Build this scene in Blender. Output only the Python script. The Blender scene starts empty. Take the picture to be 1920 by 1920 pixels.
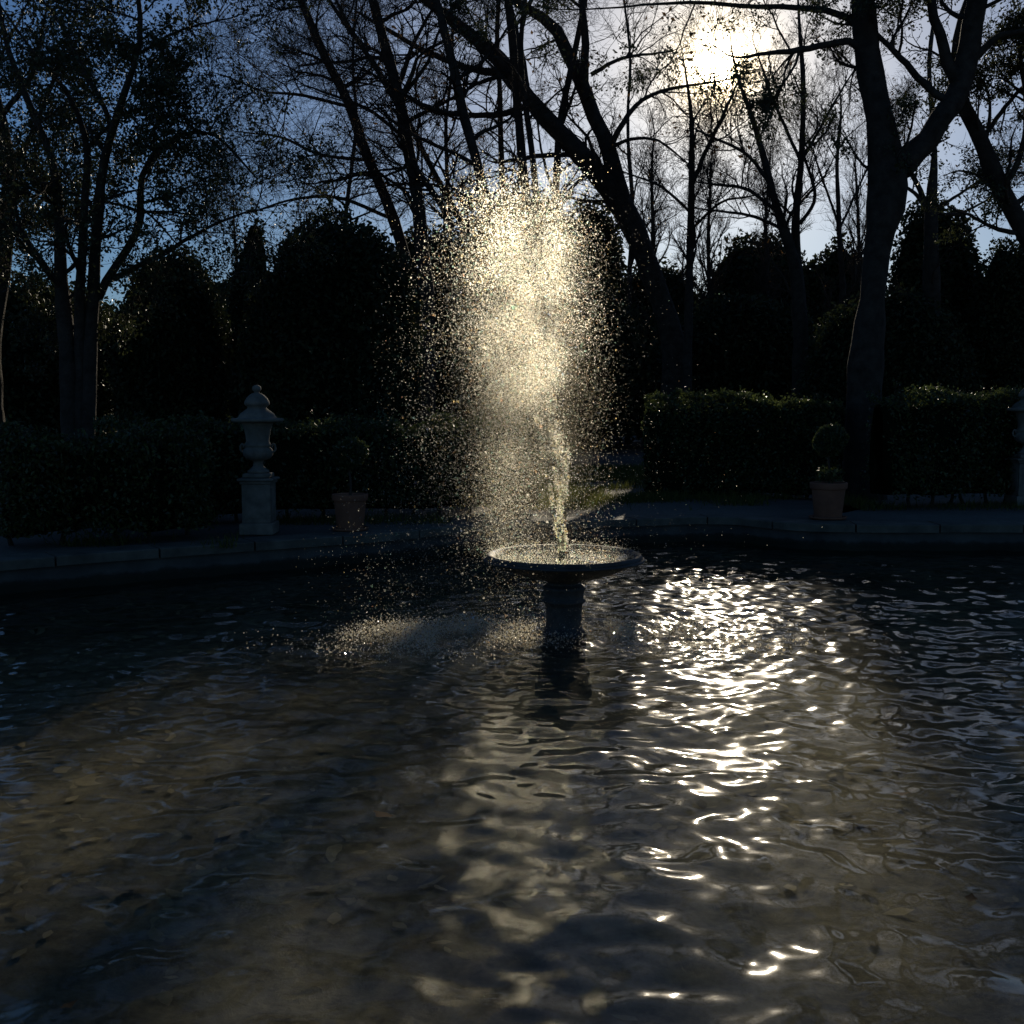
import bpy, math, random
import numpy as np
from mathutils import Vector
rng = np.random.default_rng(7)
random.seed(7)
scn = bpy.context.scene
COL = scn.collection

# ------------------------------------------------------------------ camera
F = 2146.0                      # focal length in photograph pixels (1920 wide)
PITCH = math.radians(5.56)      # looking slightly down
CAM = np.array([0.0, 0.0, 1.9]) # eye height over the water
camd = bpy.data.cameras.new('camera')
camd.sensor_fit = 'HORIZONTAL'
camd.angle = 2 * math.atan(960 / F)
camd.clip_start, camd.clip_end = 0.05, 5000
cam = bpy.data.objects.new('camera', camd)
cam.location = CAM
cam.rotation_euler = (math.pi / 2 - PITCH, 0, 0)
COL.objects.link(cam)
scn.camera = cam
FW = np.array([0, math.cos(PITCH), -math.sin(PITCH)])
UP = np.array([0, math.sin(PITCH), math.cos(PITCH)])
RT = np.array([1.0, 0, 0])

def ray(px, py):
    return FW + (px - 960) / F * RT + (960 - py) / F * UP
def at(px, py, Y):              # real point at distance Y seen in that direction
    d = ray(px, py)
    return CAM + d * (Y / d[1])
def onz(px, py, z):
    d = ray(px, py)
    return CAM + d * ((z - CAM[2]) / d[2])

# ------------------------------------------------------------------ sky, sun
SUN = ray(1350, 128); SUN = SUN / np.linalg.norm(SUN)
ELEV = math.asin(SUN[2]); AZ = math.atan2(SUN[0], SUN[1])
world = bpy.data.worlds.new('World'); scn.world = world
world.use_nodes = True
wn, wl = world.node_tree.nodes, world.node_tree.links
wn.clear()
wout = wn.new('ShaderNodeOutputWorld')
bg = wn.new('ShaderNodeBackground')
sky = wn.new('ShaderNodeTexSky')
sky.sky_type = 'NISHITA'
sky.sun_disc = False
sky.sun_elevation = ELEV
sky.sun_rotation = AZ
sky.altitude = 300
sky.air_density = 1.0
sky.dust_density = 0.35
sky.ozone_density = 7.0
bg.inputs['Strength'].default_value = 0.06
# forward (Mie) scattering of the thin winter haze: an aureole round the sun
def wmath(op, a, b=None):
    n = wn.new('ShaderNodeMath'); n.operation = op
    for i, v in enumerate((a, b)):
        if v is None: continue
        if isinstance(v, (int, float)): n.inputs[i].default_value = v
        else: wl.new(v, n.inputs[i])
    return n.outputs[0]
wtc = wn.new('ShaderNodeTexCoord')
wdot = wn.new('ShaderNodeVectorMath'); wdot.operation = 'DOT_PRODUCT'
wl.new(wtc.outputs['Generated'], wdot.inputs[0]); wdot.inputs[1].default_value = SUN
wang = wmath('ARCCOSINE', wmath('MINIMUM', wdot.outputs['Value'], 0.999999))
def lobe(amp, deg):
    return wmath('MULTIPLY', wmath('POWER', math.e, wmath('MULTIPLY', wang, -1 / math.radians(deg))), amp)
wsum = wmath('ADD', lobe(1800.0, 0.45), wmath('ADD', lobe(24.0, 1.6), lobe(20.0, 6.8)))
wtint = wn.new('ShaderNodeVectorMath'); wtint.operation = 'SCALE'
wtint.inputs[0].default_value = (1.0, 0.80, 0.48)
wl.new(wsum, wtint.inputs['Scale'])
wadd = wn.new('ShaderNodeVectorMath'); wadd.operation = 'ADD'
wl.new(sky.outputs[0], wadd.inputs[0]); wl.new(wtint.outputs[0], wadd.inputs[1])
wl.new(wadd.outputs[0], bg.inputs['Color'])
wl.new(bg.outputs[0], wout.inputs['Surface'])

sund = bpy.data.lights.new('sun', 'SUN')
sund.energy = 5.0
sund.angle = math.radians(0.53)
sund.color = (1.0, 0.87, 0.67)
sun = bpy.data.objects.new('sun', sund)
sun.rotation_euler = Vector(SUN).to_track_quat('Z', 'Y').to_euler()
sun.location = (8, 40, 14)
COL.objects.link(sun)

scn.view_settings.view_transform = 'Standard'
scn.view_settings.look = 'None'
scn.view_settings.gamma = 1.0
scn.view_settings.use_curve_mapping = False
scn.view_settings.exposure = -0.22
scn.render.engine = 'CYCLES'
cy = scn.cycles
cy.use_denoising = True
cy.max_bounces = 8
cy.transparent_max_bounces = 96
cy.transmission_bounces = 6
cy.glossy_bounces = 3
cy.diffuse_bounces = 2
cy.sample_clamp_indirect = 12.0
cy.caustics_refractive = True
cy.caustics_reflective = False

# ------------------------------------------------------------------ helpers
def mesh_from(name, verts, faces, smooth=False):
    """faces: list of (M,k) int arrays, or one array"""
    if not isinstance(faces, (list, tuple)): faces = [faces]
    verts = np.asarray(verts, dtype=np.float32)
    me = bpy.data.meshes.new(name)
    nl = sum(f.size for f in faces); nf = sum(len(f) for f in faces)
    me.vertices.add(len(verts)); me.vertices.foreach_set('co', verts.ravel())
    me.loops.add(nl); me.polygons.add(nf)
    me.loops.foreach_set('vertex_index', np.concatenate([f.ravel() for f in faces]).astype(np.int32))
    tot = np.concatenate([np.full(len(f), f.shape[1]) for f in faces])
    st = np.concatenate([[0], np.cumsum(tot)[:-1]])
    me.polygons.foreach_set('loop_start', st.astype(np.int32))
    me.polygons.foreach_set('loop_total', tot.astype(np.int32))
    me.polygons.foreach_set('use_smooth', np.full(nf, smooth, dtype=bool))
    me.update(calc_edges=True); me.validate()
    return me

def obj(name, me, mat=None, parent=None, label=None, cat=None, group=None, kind=None, loc=None):
    o = bpy.data.objects.new(name, me)
    COL.objects.link(o)
    if mat is not None and me is not None and len(me.materials) == 0: me.materials.append(mat)
    if loc is not None: o.location = loc
    if parent is not None:
        o.parent = parent
    if label: o['label'] = label
    if cat: o['category'] = cat
    if group: o['group'] = group
    if kind: o['kind'] = kind
    return o

def thing(name, loc, label, cat, group=None):
    return obj(name, None, None, None, label, cat, group, None, loc)

class MB:
    """collects verts / faces"""
    def __init__(s): s.v = []; s.f = []; s.n = 0
    def add(s, v, f):
        v = np.asarray(v, float).reshape(-1, 3)
        f = np.asarray(f, int)
        s.v.append(v); s.f.append(f + s.n); s.n += len(v)
    def mesh(s, name, smooth=False):
        by = {}
        for f in s.f: by.setdefault(f.shape[1], []).append(f)
        return mesh_from(name, np.concatenate(s.v), [np.concatenate(x) for x in by.values()], smooth)

def lathe(profile, seg=48, wob=0.0):
    """profile [(r,z)...] -> verts, quads (+ closed poles when r==0)"""
    p = np.array(profile, float)
    a = np.linspace(0, 2 * math.pi, seg, endpoint=False)
    w = 1 + wob * np.sin(a * 7 + 1.3) * np.cos(a * 3)
    v = np.stack([p[:, None, 0] * np.cos(a) * w, p[:, None, 0] * np.sin(a) * w, np.repeat(p[:, 1:2], seg, 1)], -1).reshape(-1, 3)
    n = len(p); i = np.arange(n - 1)[:, None] * seg; j = np.arange(seg)[None]; k = (j + 1) % seg
    q = np.stack([i + j, i + k, i + seg + k, i + seg + j], -1).reshape(-1, 4)
    return v, q

def boxv(x0, x1, y0, y1, z0, z1, bev=0.0):
    if bev == 0:
        v = [(x, y, z) for z in (z0, z1) for y in (y0, y1) for x in (x0, x1)]
        f = [(0, 2, 3, 1), (4, 5, 7, 6), (0, 1, 5, 4), (2, 6, 7, 3), (0, 4, 6, 2), (1, 3, 7, 5)]
        return np.array(v, float), np.array(f)
    v = []
    for z, b in ((z0, bev), (z0 + bev, 0), (z1 - bev, 0), (z1, bev)):
        v += [(x0 + b, y0 + b, z), (x1 - b, y0 + b, z), (x1 - b, y1 - b, z), (x0 + b, y1 - b, z)]
    f = [(3, 2, 1, 0), (12, 13, 14, 15)]
    for l in range(3):
        for i in range(4):
            a, b = l * 4 + i, l * 4 + (i + 1) % 4
            f.append((a, b, b + 4, a + 4))
    return np.array(v, float), np.array(f)

def resample(pts, n):
    pts = np.asarray(pts, float)
    d = np.concatenate([[0], np.cumsum(np.linalg.norm(np.diff(pts[:, :3], axis=0), axis=1))])
    t = np.linspace(0, d[-1], n)
    return np.stack([np.interp(t, d, pts[:, k]) for k in range(pts.shape[1])], -1)

def catmull(pts, n):
    """smooth curve through the points, n samples"""
    p = np.asarray(pts, float)
    if len(p) < 3: return resample(p, n)
    e = np.concatenate([[2 * p[0] - p[1]], p, [2 * p[-1] - p[-2]]])
    out = []
    for i in range(len(p) - 1):
        a, b, c, d = e[i], e[i + 1], e[i + 2], e[i + 3]
        t = np.linspace(0, 1, 8, endpoint=False)[:, None]
        out.append(0.5 * (2 * b + (c - a) * t + (2 * a - 5 * b + 4 * c - d) * t ** 2 + (3 * b - a - 3 * c + d) * t ** 3))
    out.append(p[-1:])
    return resample(np.concatenate(out), n)

# ---- tubes for many branches at once: P (B,S,3), R (B,S)
def tubes(P, R, K):
    B, S, _ = P.shape
    T = np.gradient(P, axis=1)
    T /= np.linalg.norm(T, axis=2, keepdims=True) + 1e-9
    ref = np.where(np.abs(T[:, :1, 2:3]) > 0.8, np.array([1.0, 0.2, 0]), np.array([0.1, 0.2, 1.0]))
    U = np.cross(T, np.broadcast_to(ref, T.shape)); U /= np.linalg.norm(U, axis=2, keepdims=True) + 1e-9
    W = np.cross(T, U)
    a = np.arange(K) * 2 * math.pi / K
    V = P[:, :, None] + R[:, :, None, None] * (U[:, :, None] * np.cos(a)[:, None] + W[:, :, None] * np.sin(a)[:, None])
    b = (np.arange(B) * S * K)[:, None, None]; s = (np.arange(S - 1) * K)[None, :, None]; j = np.arange(K)[None, None]; k = (j + 1) % K
    q = np.stack([b + s + j, b + s + k, b + s + K + k, b + s + K + j], -1).reshape(-1, 4)
    return V.reshape(-1, 3), q

def spawn(P, R, n, t0, t1, Ls, S, ang, up=0.25, wig=0.25, rr=0.55, rmin=0.003, tip=0.25, droop=0.0, minlen=0.0, fall=0.6):
    """n children per parent branch, random places between t0 and t1 of it"""
    B, Sp, _ = P.shape
    M = B * n
    pi = np.repeat(np.arange(B), n)
    t = rng.uniform(t0, t1, M)
    f = t * (Sp - 1); i = np.minimum(f.astype(int), Sp - 2); w = (f - i)[:, None]
    p = P[pi, i] * (1 - w) + P[pi, i + 1] * w
    r = R[pi, i] * (1 - w[:, 0]) + R[pi, i + 1] * w[:, 0]
    T = P[pi, i + 1] - P[pi, i]; T /= np.linalg.norm(T, axis=1, keepdims=True) + 1e-9
    rnd = rng.normal(size=(M, 3)); rnd -= (rnd * T).sum(1, keepdims=True) * T
    rnd /= np.linalg.norm(rnd, axis=1, keepdims=True) + 1e-9
    a = np.radians(rng.normal(ang, 13, M))[:, None]
    d = T * np.cos(a) + rnd * np.sin(a); d[:, 2] += up
    d /= np.linalg.norm(d, axis=1, keepdims=True)
    L = Ls * rng.uniform(0.55, 1.25, M) * (1 - fall * (t - t0) / max(t1 - t0, 1e-6) * 0.8)
    C = np.zeros((M, S, 3)); C[:, 0] = p
    step = (L / (S - 1))[:, None]
    for s in range(1, S):
        C[:, s] = C[:, s - 1] + d * step
        d = d + rng.normal(0, wig, (M, 3)); d[:, 2] += up * 0.25 - droop
        d /= np.linalg.norm(d, axis=1, keepdims=True)
    r0 = np.maximum(np.minimum(r * rr, L * 0.028), rmin)
    Rr = r0[:, None] * np.linspace(1, tip, S)[None] ; Rr = np.maximum(Rr, rmin * 0.6)
    return C, Rr

def leaves_at(pts, size, jit, elong=2.0, droop=0.0):
    """one rhombic leaf (2 triangles, slightly folded) per point"""
    n = len(pts)
    c = pts + rng.normal(0, jit, (n, 3))
    d = rng.normal(size=(n, 3)); d[:, 2] -= droop; d /= np.linalg.norm(d, axis=1, keepdims=True)
    e = np.cross(d, rng.normal(size=(n, 3))); e /= np.linalg.norm(e, axis=1, keepdims=True) + 1e-9
    nn = np.cross(d, e)
    s = (size * rng.uniform(0.6, 1.35, n))[:, None]
    V = np.stack([c - d * s * 0.5, c + e * s * 0.5 / elong, c + d * s * 0.5, c - e * s * 0.5 / elong + nn * s * 0.12], 1).reshape(-1, 3)
    b = np.arange(n)[:, None] * 4
    Fc = np.concatenate([b + np.array([[0, 1, 2]]), b + np.array([[0, 2, 3]])], 0)
    return V, Fc

def noise3(p, freq, seed, n=10):
    """cheap smooth noise: a sum of random plane waves, about -1..1"""
    g = np.random.default_rng(seed)
    k = g.normal(size=(n, 3)) * freq; ph = g.uniform(0, 6.28, n)
    return np.sin(p @ k.T + ph).sum(1) / math.sqrt(n * 0.5) * 0.6

# ------------------------------------------------------------------ materials
def newmat(name):
    m = bpy.data.materials.new(name); m.use_nodes = True
    nt = m.node_tree; b = nt.nodes['Principled BSDF']
    return m, nt, b
def ramp(nt, fac, stops):
    r = nt.nodes.new('ShaderNodeValToRGB')
    while len(r.color_ramp.elements) < len(stops): r.color_ramp.elements.new(0.5)
    for e, (p, c) in zip(r.color_ramp.elements, stops):
        e.position = p; e.color = (*c, 1)
    nt.links.new(fac, r.inputs[0])
    return r.outputs[0]
def ntex(nt, scale, detail=4, rough=0.6, kind='Object'):
    tc = nt.nodes.new('ShaderNodeTexCoord')
    n = nt.nodes.new('ShaderNodeTexNoise')
    n.inputs['Scale'].default_value = scale; n.inputs['Detail'].default_value = detail; n.inputs['Roughness'].default_value = rough
    nt.links.new(tc.outputs[kind], n.inputs['Vector'])
    return n.outputs['Fac']
def bump(nt, b, h, strength, dist=0.01):
    n = nt.nodes.new('ShaderNodeBump'); n.inputs['Strength'].default_value = strength; n.inputs['Distance'].default_value = dist
    nt.links.new(h, n.inputs['Height']); nt.links.new(n.outputs[0], b.inputs['Normal'])

def mat_rough(name, c0, c1, scale, rough=0.8, bs=0.4, bscale=None, bd=0.01, spec=0.3):
    m, nt, b = newmat(name)
    f = ntex(nt, scale)
    nt.links.new(ramp(nt, f, [(0.3, c0), (0.7, c1)]), b.inputs['Base Color'])
    b.inputs['Roughness'].default_value = rough
    b.inputs['Specular IOR Level'].default_value = spec
    if bs: bump(nt, b, ntex(nt, bscale or scale * 4, 6), bs, bd)
    return m

def mat_leaf(name, dark, light, trans=0.35, rough=0.45, spec=0.4):
    m, nt, b = newmat(name)
    g = nt.nodes.new('ShaderNodeNewGeometry')
    col = ramp(nt, g.outputs['Random Per Island'], [(0.0, dark), (0.7, light), (1.0, tuple(min(1, x * 1.3) for x in light))])
    nt.links.new(col, b.inputs['Base Color'])
    b.inputs['Roughness'].default_value = rough
    b.inputs['Specular IOR Level'].default_value = spec
    t = nt.nodes.new('ShaderNodeBsdfTranslucent')
    nt.links.new(col, t.inputs['Color'])
    mx = nt.nodes.new('ShaderNodeMixShader'); mx.inputs[0].default_value = trans
    nt.links.new(b.outputs[0], mx.inputs[1]); nt.links.new(t.outputs[0], mx.inputs[2])
    nt.links.new(mx.outputs[0], nt.nodes['Material Output'].inputs['Surface'])
    return m

M_BARK = mat_rough('bark', (0.030, 0.024, 0.019), (0.075, 0.060, 0.047), 6.0, 0.9, 0.9, 22, 0.03, 0.15)
M_TWIG = mat_rough('twig_bark', (0.045, 0.034, 0.026), (0.09, 0.068, 0.05), 5.0, 0.9, 0, spec=0.1)
M_OAK = mat_leaf('holm_oak_leaf', (0.022, 0.030, 0.012), (0.055, 0.062, 0.022), 0.25)
M_DRY = mat_leaf('dry_leaf', (0.05, 0.03, 0.015), (0.12, 0.07, 0.03), 0.35, 0.8, 0.1)
M_EVER = mat_leaf('evergreen_leaf', (0.016, 0.024, 0.010), (0.040, 0.050, 0.018), 0.15, 0.6, 0.25)
M_HEDGE = mat_leaf('hedge_leaf', (0.022, 0.032, 0.010), (0.075, 0.095, 0.026), 0.38, 0.4, 0.5)
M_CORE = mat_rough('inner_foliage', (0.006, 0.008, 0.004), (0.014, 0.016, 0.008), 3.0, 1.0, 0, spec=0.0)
M_STONE = mat_rough('weathered_limestone', (0.11, 0.10, 0.080), (0.24, 0.215, 0.172), 7.0, 0.85, 0.5, 60, 0.006)
M_KERB = mat_rough('kerb_stone', (0.065, 0.058, 0.044), (0.17, 0.152, 0.118), 3.0, 0.8, 0.5, 45, 0.006)
M_WALL = mat_rough('wet_pool_wall', (0.045, 0.044, 0.04), (0.11, 0.105, 0.095), 2.6, 0.7, 0.5, 30, 0.008)
M_WET = mat_rough('wet_fountain_stone', (0.022, 0.022, 0.020), (0.065, 0.062, 0.056), 9.0, 0.65, 0.6, 50, 0.008, 0.5)
M_TERRA = mat_rough('terracotta', (0.20, 0.085, 0.05), (0.30, 0.13, 0.075), 5.0, 0.85, 0.3, 60, 0.004)
M_SOIL = mat_rough('soil', (0.03, 0.022, 0.016), (0.07, 0.05, 0.035), 12, 0.95, 0.8, 40, 0.02)
M_GRASS = mat_leaf('grass_blade', (0.05, 0.06, 0.015), (0.13, 0.14, 0.035), 0.45, 0.7, 0.1)

# ------------------------------------------------------------------ setting: ground, pool
GZ = 0.345                                  # paving level over the water
FLOOR = -0.52
edge_px = [(0, 1050), (380, 1022), (700, 1000), (940, 979), (1170, 973), (1360, 968), (1530, 981), (1920, 983)]
edge = [onz(x, y, GZ)[:2] for x, y in edge_px]
outline = np.array([(-10.5, 3.2), (-9.6, 6.2), (-7.8, 8.9)] + [tuple(e) for e in edge] +
                   [(9.4, 14.2), (11.6, 12.4), (12.6, 9.0), (12.4, 4.5), (10.6, 1.4), (6.0, 0.75), (0.0, 0.7), (-5.5, 0.8), (-9.2, 1.5)])
def closed_smooth(pts, per):
    p = np.asarray(pts); n = len(p); out = []
    for i in range(n):
        a, b, c, d = p[i - 1], p[i], p[(i + 1) % n], p[(i + 2) % n]
        t = np.linspace(0, 1, per, endpoint=False)[:, None]
        out.append(0.5 * (2 * b + (c - a) * t + (2 * a - 5 * b + 4 * c - d) * t ** 2 + (3 * b - a - 3 * c + d) * t ** 3))
    return np.concatenate(out)
def closed_resample(p, n):
    q = np.vstack([p, p[:1]])
    return resample(q, n + 1)[:-1]
NP = 360
pool = closed_resample(closed_smooth(outline, 12), NP)
tan = np.roll(pool, -1, 0) - np.roll(pool, 1, 0); tan /= np.linalg.norm(tan, axis=1, keepdims=True)
nor = np.stack([-tan[:, 1], tan[:, 0]], 1)          # outline runs clockwise: left normal points outward
cen = pool.mean(0)
if ((pool - cen) * nor).sum(1).mean() < 0: nor = -nor
KW = 0.42                                           # coping width
def ring_quads(n, a, b):
    i = np.arange(n); j = (i + 1) % n
    return np.stack([a + i, a + j, b + j, b + i], 1)

# ground: one sheet from the coping out to the horizon, with gentle unevenness
g_r = [0.0, 0.6, 1.4, 2.6, 4.5, 8, 14, 25, 45, 90, 150, 230]
gv = []
inner = pool + nor * (KW - 0.02)
for k, r in enumerate(g_r):
    d = inner - cen; d /= np.linalg.norm(d, axis=1, keepdims=True)
    w = min(1, r / 10)
    q = inner + (nor * (1 - w) + d * w) * r
    z = np.full(NP, GZ - 0.012)
    if r > 4: z = z + 0.05 * np.sin(q[:, 0] * 0.7 + k) * np.cos(q[:, 1] * 0.5) - 0.03
    gv.append(np.column_stack([q, z]))
gq = np.concatenate([ring_quads(NP, k * NP, (k + 1) * NP) for k in range(len(g_r) - 1)])
m, nt, b = newmat('gravel_ground')
f1 = ntex(nt, 0.35, 5); f2 = ntex(nt, 28.0, 6)
mixn = nt.nodes.new('ShaderNodeMixRGB'); mixn.blend_type = 'MULTIPLY'; mixn.inputs[0].default_value = 0.8
nt.links.new(ramp(nt, f1, [(0.35, (0.06, 0.052, 0.04)), (0.62, (0.15, 0.135, 0.11))]), mixn.inputs[1])
nt.links.new(ramp(nt, f2, [(0.3, (0.45, 0.43, 0.4)), (0.65, (1, 1, 1))]), mixn.inputs[2])
nt.links.new(mixn.outputs[0], b.inputs['Base Color']); b.inputs['Roughness'].default_value = 0.95
bump(nt, b, f2, 0.7, 0.02)
M_GROUND = m
obj('ground', mesh_from('ground', np.concatenate(gv), gq, True), M_GROUND, kind='structure')

# pool wall (inside face) and floor
wv = np.concatenate([np.column_stack([pool + nor * 0.03, np.full(NP, z)]) for z in (GZ - 0.10, 0.05, FLOOR - 0.02)])
wq = np.concatenate([ring_quads(NP, 0, NP), ring_quads(NP, NP, 2 * NP)])
nt = M_WALL.node_tree; b = nt.nodes['Principled BSDF']
src = b.inputs['Base Color'].links[0].from_socket
tcw = nt.nodes.new('ShaderNodeTexCoord'); sxz = nt.nodes.new('ShaderNodeSeparateXYZ'); nt.links.new(tcw.outputs['Object'], sxz.inputs[0])
nw = ntex(nt, 5.0, 4); ma = nt.nodes.new('ShaderNodeMath'); ma.operation = 'MULTIPLY_ADD'; ma.inputs[1].default_value = -.12
nt.links.new(nw, ma.inputs[0]); nt.links.new(sxz.outputs['Z'], ma.inputs[2])
st = ramp(nt, ma.outputs[0], [(0.0, (.22, .26, .16)), (.035, (.35, .36, .28)), (.07, (1, 1, 1))])   # algae up to the splash line
mw = nt.nodes.new('ShaderNodeMixRGB'); mw.blend_type = 'MULTIPLY'; mw.inputs[0].default_value = 1
nt.links.new(src, mw.inputs[1]); nt.links.new(st, mw.inputs[2]); nt.links.new(mw.outputs[0], b.inputs['Base Color'])
pool_wall = obj('pool_wall', mesh_from('pool_wall', wv, wq, True), M_WALL, kind='structure')
m, nt, b = newmat('pool_floor_silt')
fa = ntex(nt, 1.3, 5, 0.65); fb = ntex(nt, 9, 7, 0.72); fc = ntex(nt, 0.5, 3)
c1 = ramp(nt, fa, [(0.30, (0.075, 0.064, 0.042)), (0.50, (0.20, 0.17, 0.11)), (0.72, (0.34, 0.30, 0.205))])
c2 = ramp(nt, fb, [(0.32, (0.25, 0.23, 0.20)), (0.5, (0.8, 0.76, 0.68)), (0.66, (1.2, 1.15, 1.05))])
mixn = nt.nodes.new('ShaderNodeMixRGB'); mixn.blend_type = 'MULTIPLY'; mixn.inputs[0].default_value = 1.0
nt.links.new(c1, mixn.inputs[1]); nt.links.new(c2, mixn.inputs[2])
nt.links.new(mixn.outputs[0], b.inputs['Base Color']); b.inputs['Roughness'].default_value = 0.9
bump(nt, b, fb, 0.6, 0.02)
gx, gy = np.meshgrid(np.linspace(-14, 14, 60), np.linspace(-1, 18, 40))
gz_ = FLOOR + 0.012 * np.sin(gx * 1.7) * np.cos(gy * 1.3)
idx = (np.arange(39)[:, None] * 60 + np.arange(59)[None]).ravel()
floor = obj('pool_floor', mesh_from('pool_floor', np.column_stack([gx.ravel(), gy.ravel(), gz_.ravel()]),
            np.stack([idx, idx + 1, idx + 61, idx + 60], 1), True), m, kind='structure')

# coping: separate stones, each a child of the pool wall
seglen = np.linalg.norm(np.roll(pool, -1, 0) - pool, axis=1)
per_stone = max(2, int(round(1.05 / seglen.mean())))
i0 = 0; s_id = 0
while i0 < NP:
    i1 = min(i0 + per_stone, NP)
    ii = np.arange(i0, i1 + 1) % NP
    n = len(ii)
    p = pool[ii].copy(); q = (pool[ii] + nor[ii] * KW).copy()
    sh = 0.011 / max(seglen[ii[0]], 0.01)
    for e, o_ in ((0, 1), (-1, -2)):
        p[e] += (p[o_] - p[e]) * sh; q[e] += (q[o_] - q[e]) * sh
    dz = rng.normal(0, 0.003); b_ = 0.012
    prof = [(-0.045, GZ - 0.10), (-0.045, GZ - b_), (-0.045 + b_, GZ), (KW - b_, GZ), (KW, GZ - b_), (KW, GZ - 0.10)]
    V = []
    for off, z in prof:
        t = off / KW
        V.append(np.column_stack([p + (q - p) * t, np.full(n, z + dz)]))
    V = np.concatenate(V); K = len(prof)
    Q = []
    for k in range(K):
        k2 = (k + 1) % K
        for a in range(n - 1): Q.append((k * n + a, k * n + a + 1, k2 * n + a + 1, k2 * n + a))
    mb = MB(); mb.add(V, Q)
    caps = np.array([[k * n for k in range(K)], [k * n + n - 1 for k in range(K)][::-1]])
    mb.f.append(caps)
    o = obj('coping_stone', mb.mesh('coping_stone'), M_KERB, pool_wall)
    i0 = i1

# ------------------------------------------------------------------ fountain position
FC = onz(1058, 1192, 0.0)                    # foot of the pedestal at the water line
FX, FY = FC[0], FC[1] + 0.1

# ------------------------------------------------------------------ water surface (real waves)
xs = np.arange(-9.0, 9.6, 0.030)
xs = np.concatenate([np.arange(-13, -6.6, 0.12), np.arange(-6.6, 7.6, 0.029), np.arange(7.6, 13, 0.12)])
ys = np.concatenate([np.arange(0.3, 2.9, 0.06), np.arange(2.9, 7.0, 0.0205), np.arange(7.0, 11.0, 0.024), np.arange(11.0, 16.4, 0.036)])
X, Y = np.meshgrid(xs, ys)
Z = np.zeros_like(X)
wr = np.random.default_rng(11)
def waves(n, l0, l1, slope, spread, mean_dir, warp=0.0):
    """sum of sinusoids with given slope, long crested around mean_dir"""
    h = np.zeros_like(X)
    for _ in range(n):
        l = math.exp(wr.uniform(math.log(l0), math.log(l1)))
        th = mean_dir + wr.normal(0, spread)
        k = 2 * math.pi / l
        ph = wr.uniform(0, 6.28)
        u = X * math.cos(th) + Y * math.sin(th)
        if warp: u = u + warp * l * np.sin((X * math.sin(th) - Y * math.cos(th)) * k * 0.31 + ph * 2.1)
        h += slope / k * np.sin(k * u + ph) * math.sqrt(2.0 / n)
    return h
Z += waves(16, 0.55, 1.3, 0.036, 1.5, 0.9, 0.2)
Z += waves(26, 0.22, 0.50, 0.078, 1.2, 1.2, 0.25)
R_ = np.hypot(X - FX, Y - FY)
near_f = np.exp(-(R_ / 4.5) ** 2)
Z += waves(34, 0.10, 0.21, 0.070, 1.6, 0.8, 0.2) * (0.55 + 0.45 * near_f) * (1 + .45 * np.sin(X * 1.1 + 2) * np.sin(Y * .9 + X * .4))
Z += .0034 * np.sin(2 * math.pi * (R_ + .05 * np.sin(X * 3) * np.sin(Y * 2.7)) / .17 + 1.2 * np.sin(np.arctan2(Y - FY, X - FX) * 5)) * np.exp(-(R_ / 2.6) ** 2)
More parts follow.
